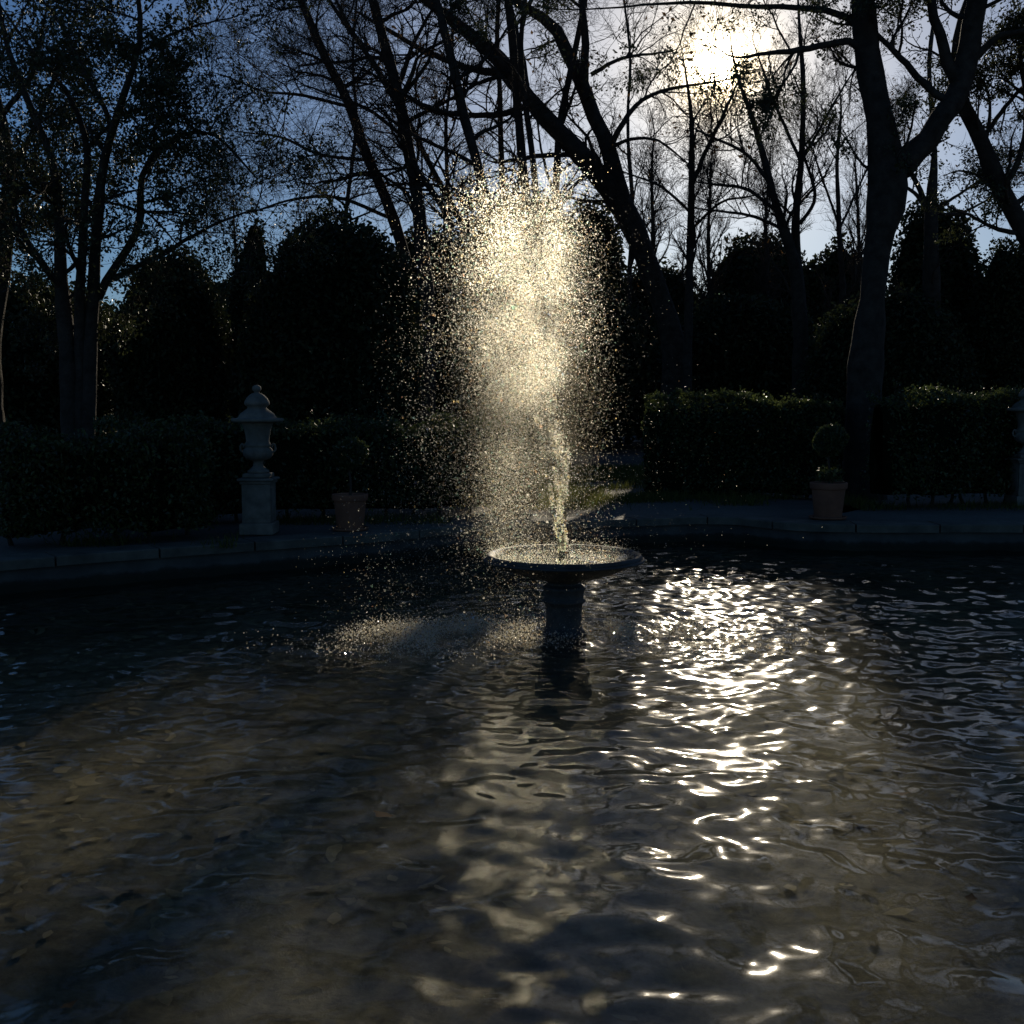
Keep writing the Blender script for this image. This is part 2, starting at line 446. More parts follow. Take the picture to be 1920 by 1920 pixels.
# splashing: short steep chop where the spray falls
lx, ly = FX - 1.05, FY + 0.05
splash = np.exp(-(((X - lx) / 1.15) ** 2 + ((Y - ly) / 0.85) ** 2) ** 1.3) + 0.9 * np.exp(-(((X - FX - 0.95) / 1.15) ** 2 + ((Y - FY + 0.15) / 1.0) ** 2) ** 1.3)
Z += waves(40, 0.055, 0.12, 0.20, 3.0, 0.0, 0.15) * np.minimum(splash, 1.0)
nx, ny = len(xs), len(ys)
idx = (np.arange(ny - 1)[:, None] * nx + np.arange(nx - 1)[None]).ravel()
wme = mesh_from('water', np.column_stack([X.ravel(), Y.ravel(), Z.ravel()]), np.stack([idx, idx + 1, idx + nx + 1, idx + nx], 1), True)
def water_mat(name, sharp, soft, soft_mix, clear):
    """Fresnel mix of surface gloss (two lobes: the smooth waves and the finest capillary ripples) over clear water"""
    m = bpy.data.materials.new(name); m.use_nodes = True; nt = m.node_tree; nt.nodes.clear(); L_ = nt.links.new
    o_ = nt.nodes.new('ShaderNodeOutputMaterial')
    fr = nt.nodes.new('ShaderNodeFresnel'); ge = nt.nodes.new('ShaderNodeNewGeometry'); mr = nt.nodes.new('ShaderNodeMapRange')
    mr.inputs['To Min'].default_value = 1.333; mr.inputs['To Max'].default_value = 1 / 1.333   # the same interface seen from below
    L_(ge.outputs['Backfacing'], mr.inputs['Value']); L_(mr.outputs[0], fr.inputs['IOR'])
    g1 = nt.nodes.new('ShaderNodeBsdfGlossy'); g1.inputs['Roughness'].default_value = sharp
    g2 = nt.nodes.new('ShaderNodeBsdfGlossy'); g2.inputs['Roughness'].default_value = soft
    mg = nt.nodes.new('ShaderNodeMixShader'); mg.inputs[0].default_value = soft_mix
    L_(g1.outputs[0], mg.inputs[1]); L_(g2.outputs[0], mg.inputs[2])
    rf = nt.nodes.new('ShaderNodeBsdfRefraction'); rf.inputs['IOR'].default_value = 1.333; rf.inputs['Roughness'].default_value = 0.0
    rf.inputs['Color'].default_value = (0.92, 0.94, 0.88, 1)
    tp = nt.nodes.new('ShaderNodeBsdfTransparent'); tp.inputs['Color'].default_value = (0.92, 0.94, 0.88, 1)
    mt = nt.nodes.new('ShaderNodeMixShader'); mt.inputs[0].default_value = clear
    L_(rf.outputs[0], mt.inputs[1]); L_(tp.outputs[0], mt.inputs[2])
    mx = nt.nodes.new('ShaderNodeMixShader'); L_(fr.outputs[0], mx.inputs[0])
    L_(mt.outputs[0], mx.inputs[1]); L_(mg.outputs[0], mx.inputs[2]); L_(mx.outputs[0], o_.inputs['Surface'])
    return m
m = water_mat('pool_water', 0.05, 0.16, 0.07, 0.5)
M_WATER = m
water = obj('water', wme, M_WATER, kind='structure')
# ------------------------------------------------------------------ fountain
px_f = FY / F                                   # metres per photograph pixel at the fountain
RIM_Z = 0.66
ft = thing('fountain', (FX, FY, FLOOR), 'dark wet stone fountain bowl on a short pedestal standing in the pool', 'fountain')
RB = 0.635
bowl = [(0.10, 0.44), (0.17, 0.445), (0.21, 0.455), (0.30, 0.475), (0.42, 0.515), (0.52, 0.560), (0.575, 0.590), (0.60, 0.600),
        (0.628, 0.604), (RB, 0.622), (RB + 0.002, 0.640), (RB - 0.008, 0.655), (0.615, 0.660), (0.592, 0.655), (0.575, 0.640),
        (0.50, 0.600), (0.38, 0.565), (0.20, 0.54), (0.0, 0.535)]
bowl = [(r, z - FLOOR) for r, z in bowl]
v, q = lathe(bowl, 96)
a = np.arctan2(v[:, 1], v[:, 0]); rr = np.hypot(v[:, 0], v[:, 1])
under = (np.arange(len(v)) // 96 < 7)           # gadroons on the underside
v[under, :2] *= (1 + 0.022 * np.abs(np.cos(a[under] * 14))[:, None])
mb = MB(); mb.add(v, q)
bw = obj('bowl', mb.mesh('bowl', True), M_WET, ft)
lip = [(0.613, 0.606), (0.652, 0.604), (0.660, 0.614), (0.652, 0.624), (0.632, 0.627)]
v, q = lathe([(r, z - FLOOR) for r, z in lip], 96)
mb = MB(); mb.add(v, q); obj('rim_moulding', mb.mesh('rim_moulding', True), M_WET, bw)
v, q = lathe([(r, z - FLOOR) for r, z in [(0.578, 0.636), (0.45, 0.6362), (0.25, 0.6366), (0.0, 0.637)]], 96)
v[:, 2] += 0.006 * noise3(v * 1.0, 22, 3)
mb = MB(); mb.add(v, q); obj('bowl_water', mb.mesh('bowl_water', True), M_WATER, bw)
ped = [(0.215, 0.0), (0.215, 0.10), (0.185, 0.13), (0.175, 0.16), (0.19, 0.40), (0.195, 0.42), (0.172, 0.45), (0.152, 0.47),
       (0.146, 0.50), (0.147, 0.60), (0.150, 0.64), (0.156, 0.67), (0.176, 0.685), (0.180, 0.70), (0.164, 0.715), (0.160, 0.73),
       (0.166, 0.77), (0.172, 0.785), (0.178, 0.80), (0.170, 0.815), (0.150, 0.825), (0.135, 0.835), (0.14, 0.85), (0.168, 0.866)]
ped = [(0.235, 0.0), (0.235, -FLOOR - .40)] + [(r, z - .42 - FLOOR) for r, z in ped]
v, q = lathe(ped, 64)
mb = MB(); mb.add(v, q); pd = obj('pedestal', mb.mesh('pedestal', True), M_WET, ft)
v, q = lathe([(r, z - .42 - FLOOR) for r, z in [(0.02, 0.93), (0.045, 0.93), (0.045, 1.085), (0.035, 1.10), (0.0, 1.10)]], 20)
mb = MB(); mb.add(v, q); obj('nozzle', mb.mesh('nozzle', True), M_WET, ft)

# ------------------------------------------------------------------ garden urns on plinths
def urn(px, py, Y, H, label):
    p = at(px, py, Y); p[2] = GZ - 0.005
    t = thing('garden_urn', p, label, 'urn', 'covered stone urns round the pool')
    s = H / 1.75
    w = 0.165 * s
    mb = MB()
    mb.add(*boxv(-w - .03 * s, w + .03 * s, -w - .03 * s, w + .03 * s, 0, 0.14 * s, 0.012))
    obj('plinth_foot', mb.mesh('plinth_foot'), M_STONE, t)
    mb = MB(); mb.add(*boxv(-w, w, -w, w, 0.14 * s, 0.60 * s, 0.008))
    sh = obj('plinth', mb.mesh('plinth'), M_STONE, t)
    mb = MB()
    for sx, sy in ((0, -1), (1, 0), (-1, 0), (0, 1)):      # raised panels
        if sx == 0: mb.add(*boxv(-w * .72, w * .72, sy * w - 0.006, sy * w + 0.006, 0.20 * s, 0.54 * s, 0.004))
        else: mb.add(*boxv(sx * w - 0.006, sx * w + 0.006, -w * .72, w * .72, 0.20 * s, 0.54 * s, 0.004))
    obj('panel', mb.mesh('panel'), M_STONE, sh)
    mb = MB(); mb.add(*boxv(-w - .02 * s, w + .02 * s, -w - .02 * s, w + .02 * s, 0.60 * s, 0.632 * s, 0.008))
    mb.add(*boxv(-w - .045 * s, w + .045 * s, -w - .045 * s, w + .045 * s, 0.634 * s, 0.665 * s, 0.008))
    mb.add(*boxv(-w + .01 * s, w - .01 * s, -w + .01 * s, w - .01 * s, 0.667 * s, 0.72 * s, 0.012))
    obj('plinth_cap', mb.mesh('plinth_cap'), M_STONE, t)
    def L(prof, name, par, seg=56):
        v, q = lathe([(r * s, z * s) for r, z in prof], seg)
        m_ = MB(); m_.add(v, q); return obj(name, m_.mesh(name, True), M_STONE, par)
    L([(0.0, 0.72), (0.125, 0.722), (0.128, 0.745), (0.10, 0.765), (0.065, 0.80), (0.055, 0.84), (0.068, 0.865), (0.10, 0.875)], 'stem', t)
    prof = [(0.07, 0.868), (0.13, 0.885), (0.165, 0.925), (0.172, 0.965), (0.168, 1.0), (0.148, 1.018), (0.142, 1.03), (0.165, 1.045), (0.150, 1.06),
            (0.135, 1.09), (0.140, 1.15), (0.152, 1.22), (0.168, 1.275), (0.19, 1.315), (0.0, 1.316)]
    v, q = lathe([(r * s, z * s) for r, z in prof], 72)
    a = np.arctan2(v[:, 1], v[:, 0]); k = (v[:, 2] < 1.0 * s)
    v[k, :2] *= (1 + 0.035 * np.abs(np.sin(a[k] * 9)))[:, None]
    m_ = MB(); m_.add(v, q); body = obj('urn_body', m_.mesh('urn_body', True), M_STONE, t)
    for k in range(2):                                     # scroll handles
        an = math.pi * k
        P = np.array([[0.165, 0, 0.96], [0.20, 0, 0.985], [0.205, 0, 1.03], [0.185, 0, 1.06], [0.165, 0, 1.045], [0.17, 0, 1.02]]) * s
        P = P @ np.array([[math.cos(an), math.sin(an), 0], [-math.sin(an), math.cos(an), 0], [0, 0, 1]])
        C = catmull(P, 18)[None]
        vv, qq = tubes(C, np.full((1, 18), 0.013 * s), 8); m_ = MB(); m_.add(vv, qq)
        obj('handle', m_.mesh('handle', True), M_STONE, body)
    lid = L([(0.0, 1.312), (0.19, 1.314), (0.292, 1.322), (0.302, 1.335), (0.302, 1.352), (0.294, 1.362), (0.235, 1.366), (0.218, 1.376), (0.212, 1.395),
       (0.185, 1.425), (0.145, 1.455), (0.115, 1.475), (0.108, 1.495), (0.135, 1.512), (0.148, 1.53), (0.144, 1.555), (0.120, 1.60), (0.085, 1.635), (0.05, 1.655)], 'lid', t)
    L([(0.045, 1.652), (0.028, 1.664), (0.030, 1.672), (0.05, 1.69), (0.054, 1.71), (0.045, 1.735), (0.02, 1.75), (0.0, 1.752)], 'finial', lid, 32)
    return t
urn(487, 998, 13.4, 1.74, 'pale covered stone urn on a square plinth beside the left hedge')
urn(1921, 946, 17.1, 1.86, 'stone urn on a plinth cut off by the right edge of the photo')

# ------------------------------------------------------------------ potted topiaries
def potted(px, py, Y, h, r, label, ball=None, tuft=False):
    p = at(px, py, Y); p[2] = GZ
    t = thing('potted_plant', p, label, 'potted plant', 'terracotta pots on the pool edge')
    pr = [(0.0, 0.0), (r * .72, 0.0), (r * .74, 0.01), (r * .90, h * .80), (r * .905, h * .815), (r * .985, h * .825), (r * 1.0, h * .84), (r * 1.02, h * .97),
          (r * 1.01, h), (r * .93, h), (r * .91, h * .93), (r * .90, h * .90)]
    v, q = lathe(pr, 48); mb = MB(); mb.add(v, q); pot = obj('pot', mb.mesh('pot', True), M_TERRA, t)
    v, q = lathe([(r * .60, -0.0001), (r * .98, 0.002), (r * 1.04, 0.03), (r * .99, 0.034), (r * .93, 0.012)], 40)
    mb = MB(); mb.add(v, q); obj('saucer', mb.mesh('saucer', True), M_TERRA, t)
    v, q = lathe([(r * .90, h * .90), (r * .5, h * .93), (0, h * .94)], 32); v[:, 2] += 0.006 * noise3(v, 30, 2)
    mb = MB(); mb.add(v, q); obj('soil', mb.mesh('soil', True), M_SOIL, t)
    if ball:
        bz, br = ball
        C = catmull(np.array([[0, 0, h * .9], [.012, 0, h + .12], [-.008, .01, h + .3], [0, 0, bz]]), 12)[None]
        v, q = tubes(C, np.linspace(.016, .012, 12)[None], 8); mb = MB(); mb.add(v, q)
        obj('stem', mb.mesh('stem', True), M_TWIG, t)
        v, q = lathe([(br * .8 * math.sin(a), bz - br * .74 * math.cos(a)) for a in np.linspace(.001, math.pi - .001, 10)], 16)
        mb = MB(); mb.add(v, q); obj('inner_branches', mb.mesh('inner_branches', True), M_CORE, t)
        n = 5200
        d = rng.normal(size=(n, 3)); d /= np.linalg.norm(d, axis=1, keepdims=True)
        rad = br * (1 + 0.10 * noise3(d, 3.2, 5))[:, None] * rng.uniform(.72, 1.04, (n, 1))
        V, Fc = leaves_at(d * rad * [1, 1, .92] + [0, 0, bz], 0.035, 0.006, 1.8)
        mb = MB(); mb.add(V, Fc); obj('crown', mb.mesh('crown'), M_HEDGE, t, kind='stuff')
    if tuft:
        n = 260
        a = rng.uniform(0, 6.28, n); rr = r * .75 * np.sqrt(rng.uniform(0, 1, n)); hh = rng.uniform(.05, .22, n)
        V, Fc = leaves_at(np.column_stack([rr * np.cos(a), rr * np.sin(a), h * .93 + hh]), 0.06, 0.01, 2.4)
        mb = MB(); mb.add(V, Fc); obj('leaves', mb.mesh('leaves'), M_HEDGE, t, kind='stuff')
potted(657, 996, 13.75, 0.435, 0.215, 'terracotta pot with a small clipped ball tree near the left urn', (0.92, 0.20))
potted(1552, 974, 15.1, 0.48, 0.24, 'terracotta pot with a ball tree before the right hedge', (1.04, 0.22), True)

# ------------------------------------------------------------------ hedges
def hedge(path, h, w, n, label, zb=0.12, gap=True, seed=1, leaf=0.058):
    """clipped evergreen hedge along a path of ground points: stems, dark inner mass, leaf shell"""
    path = np.asarray(path, float)
    base = np.array([path[0][0], path[0][1], GZ - 0.02])
    t = thing('hedge', base, label, 'hedge')
    P = resample(path, 60); T = np.gradient(P, axis=0); T /= np.linalg.norm(T, axis=1, keepdims=True)
    N = np.column_stack([-T[:, 1], T[:, 0]])
    L = np.linalg.norm(np.diff(P, axis=0), axis=1).sum()
    # inner mass: rounded-box section, lumpy
    sec = [(-.40, .02), (-.44, .3), (-.43, .7), (-.36, .93), (-.2, .97), (.2, .97), (.36, .93), (.43, .7), (.44, .3), (.40, .02)]
    V = []
    for i in range(60):
        for a, z in sec:
            e = min(1, min(i, 59 - i) / 2.0 + .55)
            V.append((*(P[i] + N[i] * a * w * e * .92), zb + z * (h - zb) * (.90 + .06 * e)))
    V = np.array(V); V += (noise3(V, 3.0, seed, 12) * .05)[:, None] * np.array([.6, .6, .8])
    K = len(sec); Q = []
    for i in range(59):
        for k in range(K): Q.append((i * K + k, i * K + (k + 1) % K, (i + 1) * K + (k + 1) % K, (i + 1) * K + k))
    V[:, :2] -= base[:2]
    mb = MB(); mb.add(V, Q); mb.f.append(np.array([list(range(K)), [59 * K + k for k in range(K)][::-1]]))
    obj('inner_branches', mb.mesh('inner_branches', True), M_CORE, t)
    # leaves over front, back, top and ends
    u = rng.uniform(0, 1, n) ** 1.0 * 59; i = np.minimum(u.astype(int), 58); fr = (u - i)[:, None]
    c = P[i] * (1 - fr) + P[i + 1] * fr; nn = N[i]
    side = rng.choice([0, 1, 2], n, p=[.56, .16, .28])
    z = rng.uniform(0, 1, n); off = np.where(side == 0, -0.5, 0.5) * 1.0
    a = np.where(side == 2, rng.uniform(-.5, .5, n), off)
    zz = np.where(side == 2, 1.0, z)
    rnd = np.clip((zz - .82) / .18, 0, 1)
    a = np.where(side == 2, a, a * (1 - .14 * rnd))
    pts = np.column_stack([c + nn * (a * w)[:, None], zb + zz * (h - zb)])
    bumpn = noise3(pts, 2.6, seed + 5, 14) * .09 + noise3(pts, 7, seed + 6, 12) * .055
    pts[:, :2] += nn * (np.where(side == 2, 0, np.sign(a)) * bumpn)[:, None]
    pts[:, 2] += np.where(side == 2, bumpn * 1.2 + np.maximum(0, rng.normal(0, .035, n)), 0)
    pts[:, :2] += nn * (np.where(side == 2, 0, np.sign(a)) * rng.normal(-.03, .06, n))[:, None]
    pts[:, 2] = np.where((side != 2) & (z < .12), pts[:, 2] + rng.uniform(0, .1, n), pts[:, 2])
    pts[:, :2] -= base[:2]
    Vl, Fl = leaves_at(pts, leaf, 0.02, 1.9)
    mb = MB(); mb.add(Vl, Fl); obj('leaves', mb.mesh('leaves'), M_HEDGE, t, kind='stuff')
    # sprigs sticking out of the top
    m_ = int(L * 9); u = rng.uniform(1, 57, m_); i = u.astype(int)
    bp = np.column_stack([P[i] - base[:2] + N[i] * rng.uniform(-.35, .35, (m_, 1)) * w, np.full(m_, h - .05)])
    sp = bp[:, None] + np.stack([np.zeros((m_, 3)), rng.normal(0, .02, (m_, 3)) + [0, 0, .09], rng.normal(0, .035, (m_, 3)) + [0, 0, .19]], 1) * rng.uniform(.5, 1.25, (m_, 1, 1))
    v1, q1 = tubes(sp, np.tile([.005, .004, .002], (m_, 1)), 3)
    mb = MB(); mb.add(v1, q1)
    obj('sprigs', mb.mesh('sprigs'), M_TWIG, t, kind='stuff')
    lp = np.repeat(sp[:, 1:], 4, 1).reshape(-1, 3)
    Vl, Fl = leaves_at(lp, leaf * .9, 0.03, 2.0); mb = MB(); mb.add(Vl, Fl)
    obj('sprig_leaves', mb.mesh('sprig_leaves'), M_HEDGE, t, kind='stuff')
    # stems
    ns = max(3, int(L / .38))
    st = P[np.linspace(2, 57, ns).astype(int)] - base[:2] + rng.normal(0, .05, (ns, 2))
    pp = np.stack([np.column_stack([st + rng.normal(0, .02, (ns, 2)), np.full(ns, z)]) for z in (-.03, .12, .30, .45)], 1)
    for k_ in range(ns):
        v1, q1 = tubes(pp[k_:k_ + 1], np.array([[.03, .024, .022, .018]]), 6); mb = MB(); mb.add(v1, q1)
        obj('stem', mb.mesh('stem', True), M_BARK, t)
    return t
hp = lambda *pp: [onz(x, y, GZ)[:2] for x, y in pp]
hedge(hp((10, 1022), (150, 1018), (280, 1012), (362, 1002)), 1.10, 0.75, 15000, 'low rounded hedge at the far left behind the pool edge', seed=3)
hedge([(-5.2, 14.3), (-3.6, 14.75), (-2.3, 15.35), (-1.2, 15.75), (.35, 16.2)], 1.22, 0.7, 18000, 'low hedge running behind the left urn towards the fountain spray', seed=9)
hedge([(2.3, 19.6), (3.7, 19.2), (5.35, 18.6)], 1.55, 0.8, 19000, 'tall clipped hedge behind the right terracotta pot', zb=.02, seed=14)
hedge([(5.35, 16.75), (6.1, 16.9), (7.0, 17.45), (8.6, 17.9)], 1.62, 0.8, 17000, 'tall clipped hedge with bare stems beside the right urn', zb=.16, seed=21)

# ------------------------------------------------------------------ trees
def limb3d(pts, Y, slope, extend, S=18):
    """traced limb (px, py, width px) -> real curve, leaning towards / away from the viewer by slope"""
    p = np.array(pts, float); n = len(p)
    L = np.concatenate([[0], np.cumsum(np.hypot(np.diff(p[:, 0]), np.diff(p[:, 1])))]) / F * Y
    yy = Y + slope * L
    out = np.array([[*at(p[i, 0], p[i, 1], yy[i]), p[i, 2] * .80 / F * yy[i] / 2] for i in range(n)])
    if extend > 0:
        d = out[-1, :3] - out[-2, :3]; d /= np.linalg.norm(d)
        d2 = d + rng.normal(0, .25, 3); d2[2] = abs(d2[2]) + .2; d2 /= np.linalg.norm(d2)
        r = out[-1, 3]
        out = np.vstack([out, [*(out[-1, :3] + d * extend * .5), r * .55], [*(out[-1, :3] + (d + d2) * extend * .5), r * .12]])
    C = catmull(out, S)
    C[1:-1, :3] += rng.normal(0, .012, (S - 2, 3)) * np.clip(C[1:-1, 3:4] / .1, .3, 1.5)
    return C

def tree(name, label, Y, trunks, limbs=(), n=(9, 6, 5, 3), Ls=(2.6, 1.2, .6, .3), ang=52, up=.22, droop=0.0, leaf=None,
         leaf_n=0, leaf_s=.07, base=None, ext=2.5, t0=.22, cat='tree', group=None, jit=.05, slope=.35, wig=.22, rmin=.004, leaf_mix=None):
    """trunks: traced stems that start at the ground; limbs: traced main limbs. Sub-branches grow from both."""
    tr = []
    for i, s in enumerate(trunks):
        C = limb3d(s, Y, rng.uniform(-slope, slope) if i else 0.0, ext if s[-1][1] < 30 else 1.6)
        tr.append(C)
    b0 = tr[0][0, :3].copy()
    if base is not None:
        b0 = at(base, 760, Y)
    b0[2] = GZ - .03
    t = thing(name, b0, label, cat, group)
    lm = [limb3d(s, Y, rng.uniform(-slope, slope), ext if s[-1][1] < 30 else .9) for s in limbs]
    full = []
    for C in tr:                                   # carry each trunk down to the ground, with a root flare
        r0 = C[0, 3]; foot = b0 + (C[0, :3] - b0) * np.array([.35, .35, 0]); foot[2] = GZ - .08
        mid = (foot + C[0, :3]) / 2 + np.array([(C[0, 0] - foot[0]) * .15, 0, 0])
        full.append(catmull(np.vstack([[*foot, r0 * 1.35], [*(foot * .85 + mid * .15), r0 * 1.12], [*mid, r0 * 1.08], C[::2], C[-1:]]), 30))
    P = np.stack([c[:, :3] for c in full]); R = np.stack([c[:, 3] for c in full])
    for k_ in range(len(P)):
        mb = MB(); v, q = tubes(P[k_:k_ + 1] - b0, R[k_:k_ + 1] * (1 + .05 * rng.normal(size=(1, R.shape[1]))), 12); mb.add(v, q)
        obj('trunk', mb.mesh('trunk', True), M_BARK, t)
    for c in lm:
        mb = MB(); v, q = tubes(c[None, :, :3] - b0, c[None, :, 3], 9); mb.add(v, q)
        obj('limb', mb.mesh('limb', True), M_BARK, t)
    mb = MB()
    PA = np.stack([resample(np.column_stack([p, r]), 18) for p, r in zip(P, R)])
    if lm: PA = np.concatenate([PA, np.stack(lm)])
    P0, R0 = PA[:, :, :3], PA[:, :, 3]
    if lm: tt = t0
    C1, r1 = spawn(P0, R0, n[0], max(t0, .28), .99, Ls[0], 9, ang, up, wig * .8, .5, rmin * 2, .25, droop * .5)
    keep = C1[:, 0, 2] > 2.2
    C1, r1 = C1[keep], r1[keep]
    v, q = tubes(C1 - b0, r1, 4); mb.add(v, q)
    C2, r2 = spawn(C1, r1, n[1], .18, 1., Ls[1], 6, 45, up * .7, wig, .62, rmin * 1.5, .35, droop)
    v, q = tubes(C2 - b0, r2, 3); mb.add(v, q)
    C3, r3 = spawn(C2, r2, n[2], .2, 1., Ls[2], 4, 42, up * .4, wig * 1.2, .7, rmin, .5, droop)
    v, q = tubes(C3 - b0, r3, 3); mb.add(v, q)
    obj('branches', mb.mesh('branches', True), M_BARK, t, kind='stuff')
    last = C3
    if n[3] > 0:
        C4, r4 = spawn(C3, r3, n[3], .25, 1., Ls[3], 2, 40, up * .3, wig * 1.3, .8, rmin * .8, .6, droop)
        mb = MB(); v, q = tubes(C4 - b0, r4, 3); mb.add(v, q)
        obj('twigs', mb.mesh('twigs'), M_TWIG, t, kind='stuff')
        last = C4
    if leaf is not None and leaf_n > 0:
        src = last[:, 1:].reshape(-1, 3)
        nl_ = last.shape[1] - 1
        wt = rng.uniform(0, 1, len(last)) ** 2.5 + .03
        wt *= np.clip(.65 + .5 * noise3(last[:, 1], 1.1, 17), .18, 1.5)          # leafy and thin parts of the crown
        k = rng.choice(len(last), leaf_n, p=wt / wt.sum()) * nl_ + rng.integers(0, nl_, leaf_n)
        V, Fc = leaves_at(src[k] - b0, leaf_s, jit, 2.0, .4)
        mb = MB(); mb.add(V, Fc); obj('crown', mb.mesh('crown'), leaf, t, kind='stuff')
    return t

# big forked tree on the right, evergreen oak
tree('oak_tree', 'thick forked tree trunk on the right rising behind the tall hedge', 19.0,
     [[(1622, 700, 80), (1634, 580, 62), (1640, 480, 60), (1650, 400, 72), (1672, 310, 98), (1655, 245, 66), (1634, 150, 56), (1624, 60, 56), (1620, 0, 54)]],
     [[(1690, 310, 70), (1722, 285, 56), (1762, 225, 50), (1800, 160, 52), (1818, 90, 50), (1828, 0, 44)],
      [(1798, 165, 34), (1772, 100, 26), (1752, 30, 22), (1745, 0, 20)],
      [(1782, 195, 18), (1735, 160, 17), (1690, 110, 14), (1660, 80, 12)],
      [(1632, 120, 20), (1600, 80, 17), (1540, 86, 15), (1480, 96, 13), (1425, 102, 8)],
      [(1622, 60, 20), (1580, 28, 16), (1500, 14, 13), (1400, 12, 10), (1300, 4, 8), (1200, 10, 5)],
      [(1826, 110, 20), (1870, 70, 15), (1910, 60, 12)]],
     n=(9, 6, 6, 0), Ls=(1.5, .75, .38, .2), leaf=M_OAK, leaf_n=36000, leaf_s=.058, ang=60, up=.1, slope=.25, t0=.45, jit=.06)
tree('oak_tree', 'leafy tree leaning in from the right edge of the photo', 20.5,
     [[(1960, 520, 48), (1905, 410, 42), (1862, 325, 38), (1834, 255, 34), (1806, 195, 30), (1790, 120, 26), (1800, 40, 22), (1815, 0, 20)]],
     [[(1880, 350, 16), (1910, 300, 14), (1925, 220, 12), (1915, 120, 9)], [(1895, 390, 14), (1935, 360, 12), (1950, 330, 10)],
      [(1840, 262, 12), (1885, 200, 10), (1920, 160, 8)]],
     n=(10, 6, 6, 0), Ls=(1.7, .8, .4, .2), leaf=M_OAK, leaf_n=24000, leaf_s=.06, ang=60, up=.05, slope=.3, base=2010, jit=.07, t0=.35)
# leaning forked tree in the middle
tree('bare_tree', 'dark leaning tree forking above the fountain spray', 31.0,
     [[(1262, 640, 56), (1240, 560, 50), (1204, 480, 48), (1168, 385, 56), (1136, 335, 60), (1080, 285, 40), (1030, 232, 38), (985, 172, 38), (945, 118, 34), (880, 62, 28), (800, 0, 22)]],
     [[(1165, 380, 50), (1145, 300, 38), (1120, 232, 34), (1092, 160, 33), (1062, 95, 30), (1040, 52, 27), (1000, 22, 22), (960, 0, 18)],
      [(1095, 165, 22), (1097, 90, 19), (1092, 0, 15)],
      [(990, 200, 22), (978, 120, 22), (962, 40, 18), (952, 0, 16)],
      [(1135, 300, 15), (1165, 235, 13), (1200, 190, 10), (1250, 168, 8), (1330, 155, 5)],
      [(950, 140, 20), (880, 128, 16), (790, 92, 12), (700, 40, 8)],
      [(1080, 290, 12), (1010, 292, 11), (960, 300, 9)],
      [(985, 200, 16), (930, 215, 14), (870, 216, 12), (800, 205, 9), (740, 160, 6)],
      [(1140, 280, 10), (1180, 262, 8), (1230, 262, 6), (1270, 290, 4)],
      [(1108, 140, 10), (1165, 110, 8), (1230, 100, 5)]],
     n=(7, 6, 5, 3), Ls=(2.5, 1.3, .65, .33), leaf=M_DRY, leaf_n=900, leaf_s=.14, ext=4, ang=55, up=.05, slope=.3, t0=.3, jit=.03, wig=.26)
# slim trees behind
def slim(label, Y, trunks, limbs=(), **k):
    a = dict(n=(14, 7, 6, 4), Ls=(2.9, 1.35, .7, .36), ang=62, up=.12, slope=.1, ext=3, t0=.3, leaf=M_DRY, leaf_n=300, leaf_s=.08, jit=.03, droop=.02, group='bare winter trees behind the garden', rmin=.0038)
    a.update(k)
    return tree('bare_tree', label, Y, trunks, limbs, **a)
slim('slender bare tree leaning left, leftmost of the slim trunks', 29, [[(770, 560, 30), (748, 440, 26), (702, 325, 24), (652, 190, 22), (604, 95, 20), (565, 0, 17)]],
     [[(735, 410, 9), (640, 372, 8), (560, 372, 6), (490, 392, 4)], [(690, 300, 9), (600, 290, 7), (530, 258, 6), (470, 250, 4)], [(655, 200, 8), (560, 178, 7), (498, 172, 5), (440, 150, 4)]])
slim('bare tree with a straight trunk, second of the slim trunks from the left', 27, [[(800, 560, 36), (790, 450, 32), (768, 290, 28), (742, 160, 26), (712, 50, 22), (700, 0, 20)]],
     [[(770, 300, 14), (830, 390, 14), (835, 420, 10)][::-1] + [], [(752, 210, 12), (700, 120, 10), (650, 40, 8), (630, 0, 6)], [(760, 260, 10), (690, 205, 8), (600, 170, 5)],
      [(755, 180, 10), (800, 120, 8), (822, 60, 6), (850, 10, 5)]])
slim('bare tree rising behind the left lobe of the spray', 26, [[(925, 470, 30), (902, 330, 25), (872, 225, 22), (846, 105, 20), (818, 0, 17)]], [[(868, 215, 10), (800, 200, 9), (700, 140, 6)], [(855, 150, 9), (910, 110, 7), (960, 40, 5)]])
slim('thin vertical bare tree directly above the spray', 33, [[(948, 470, 16), (942, 340, 14), (938, 180, 12), (930, 60, 11), (935, 0, 10)]], n=(9, 5, 4, 3))
slim('pair of thin bare stems above the gap in the spray', 30, [[(1000, 480, 26), (984, 345, 22), (972, 200, 20), (958, 60, 18), (950, 0, 16)], [(1015, 480, 18), (1003, 345, 16), (990, 230, 14), (975, 110, 12), (985, 0, 10)]], n=(7, 5, 5, 3))
slim('thin bare tree above the right lobe of the spray', 31, [[(1035, 480, 20), (1042, 335, 17), (1054, 200, 15), (1078, 100, 14), (1098, 0, 12)]], n=(9, 5, 5, 3))
slim('thin bare stem leaning left behind the straight trunk', 33, [[(925, 520, 16), (860, 400, 14), (810, 320, 13), (770, 230, 12), (700, 120, 11), (630, 20, 9)]], n=(9, 5, 4, 3))
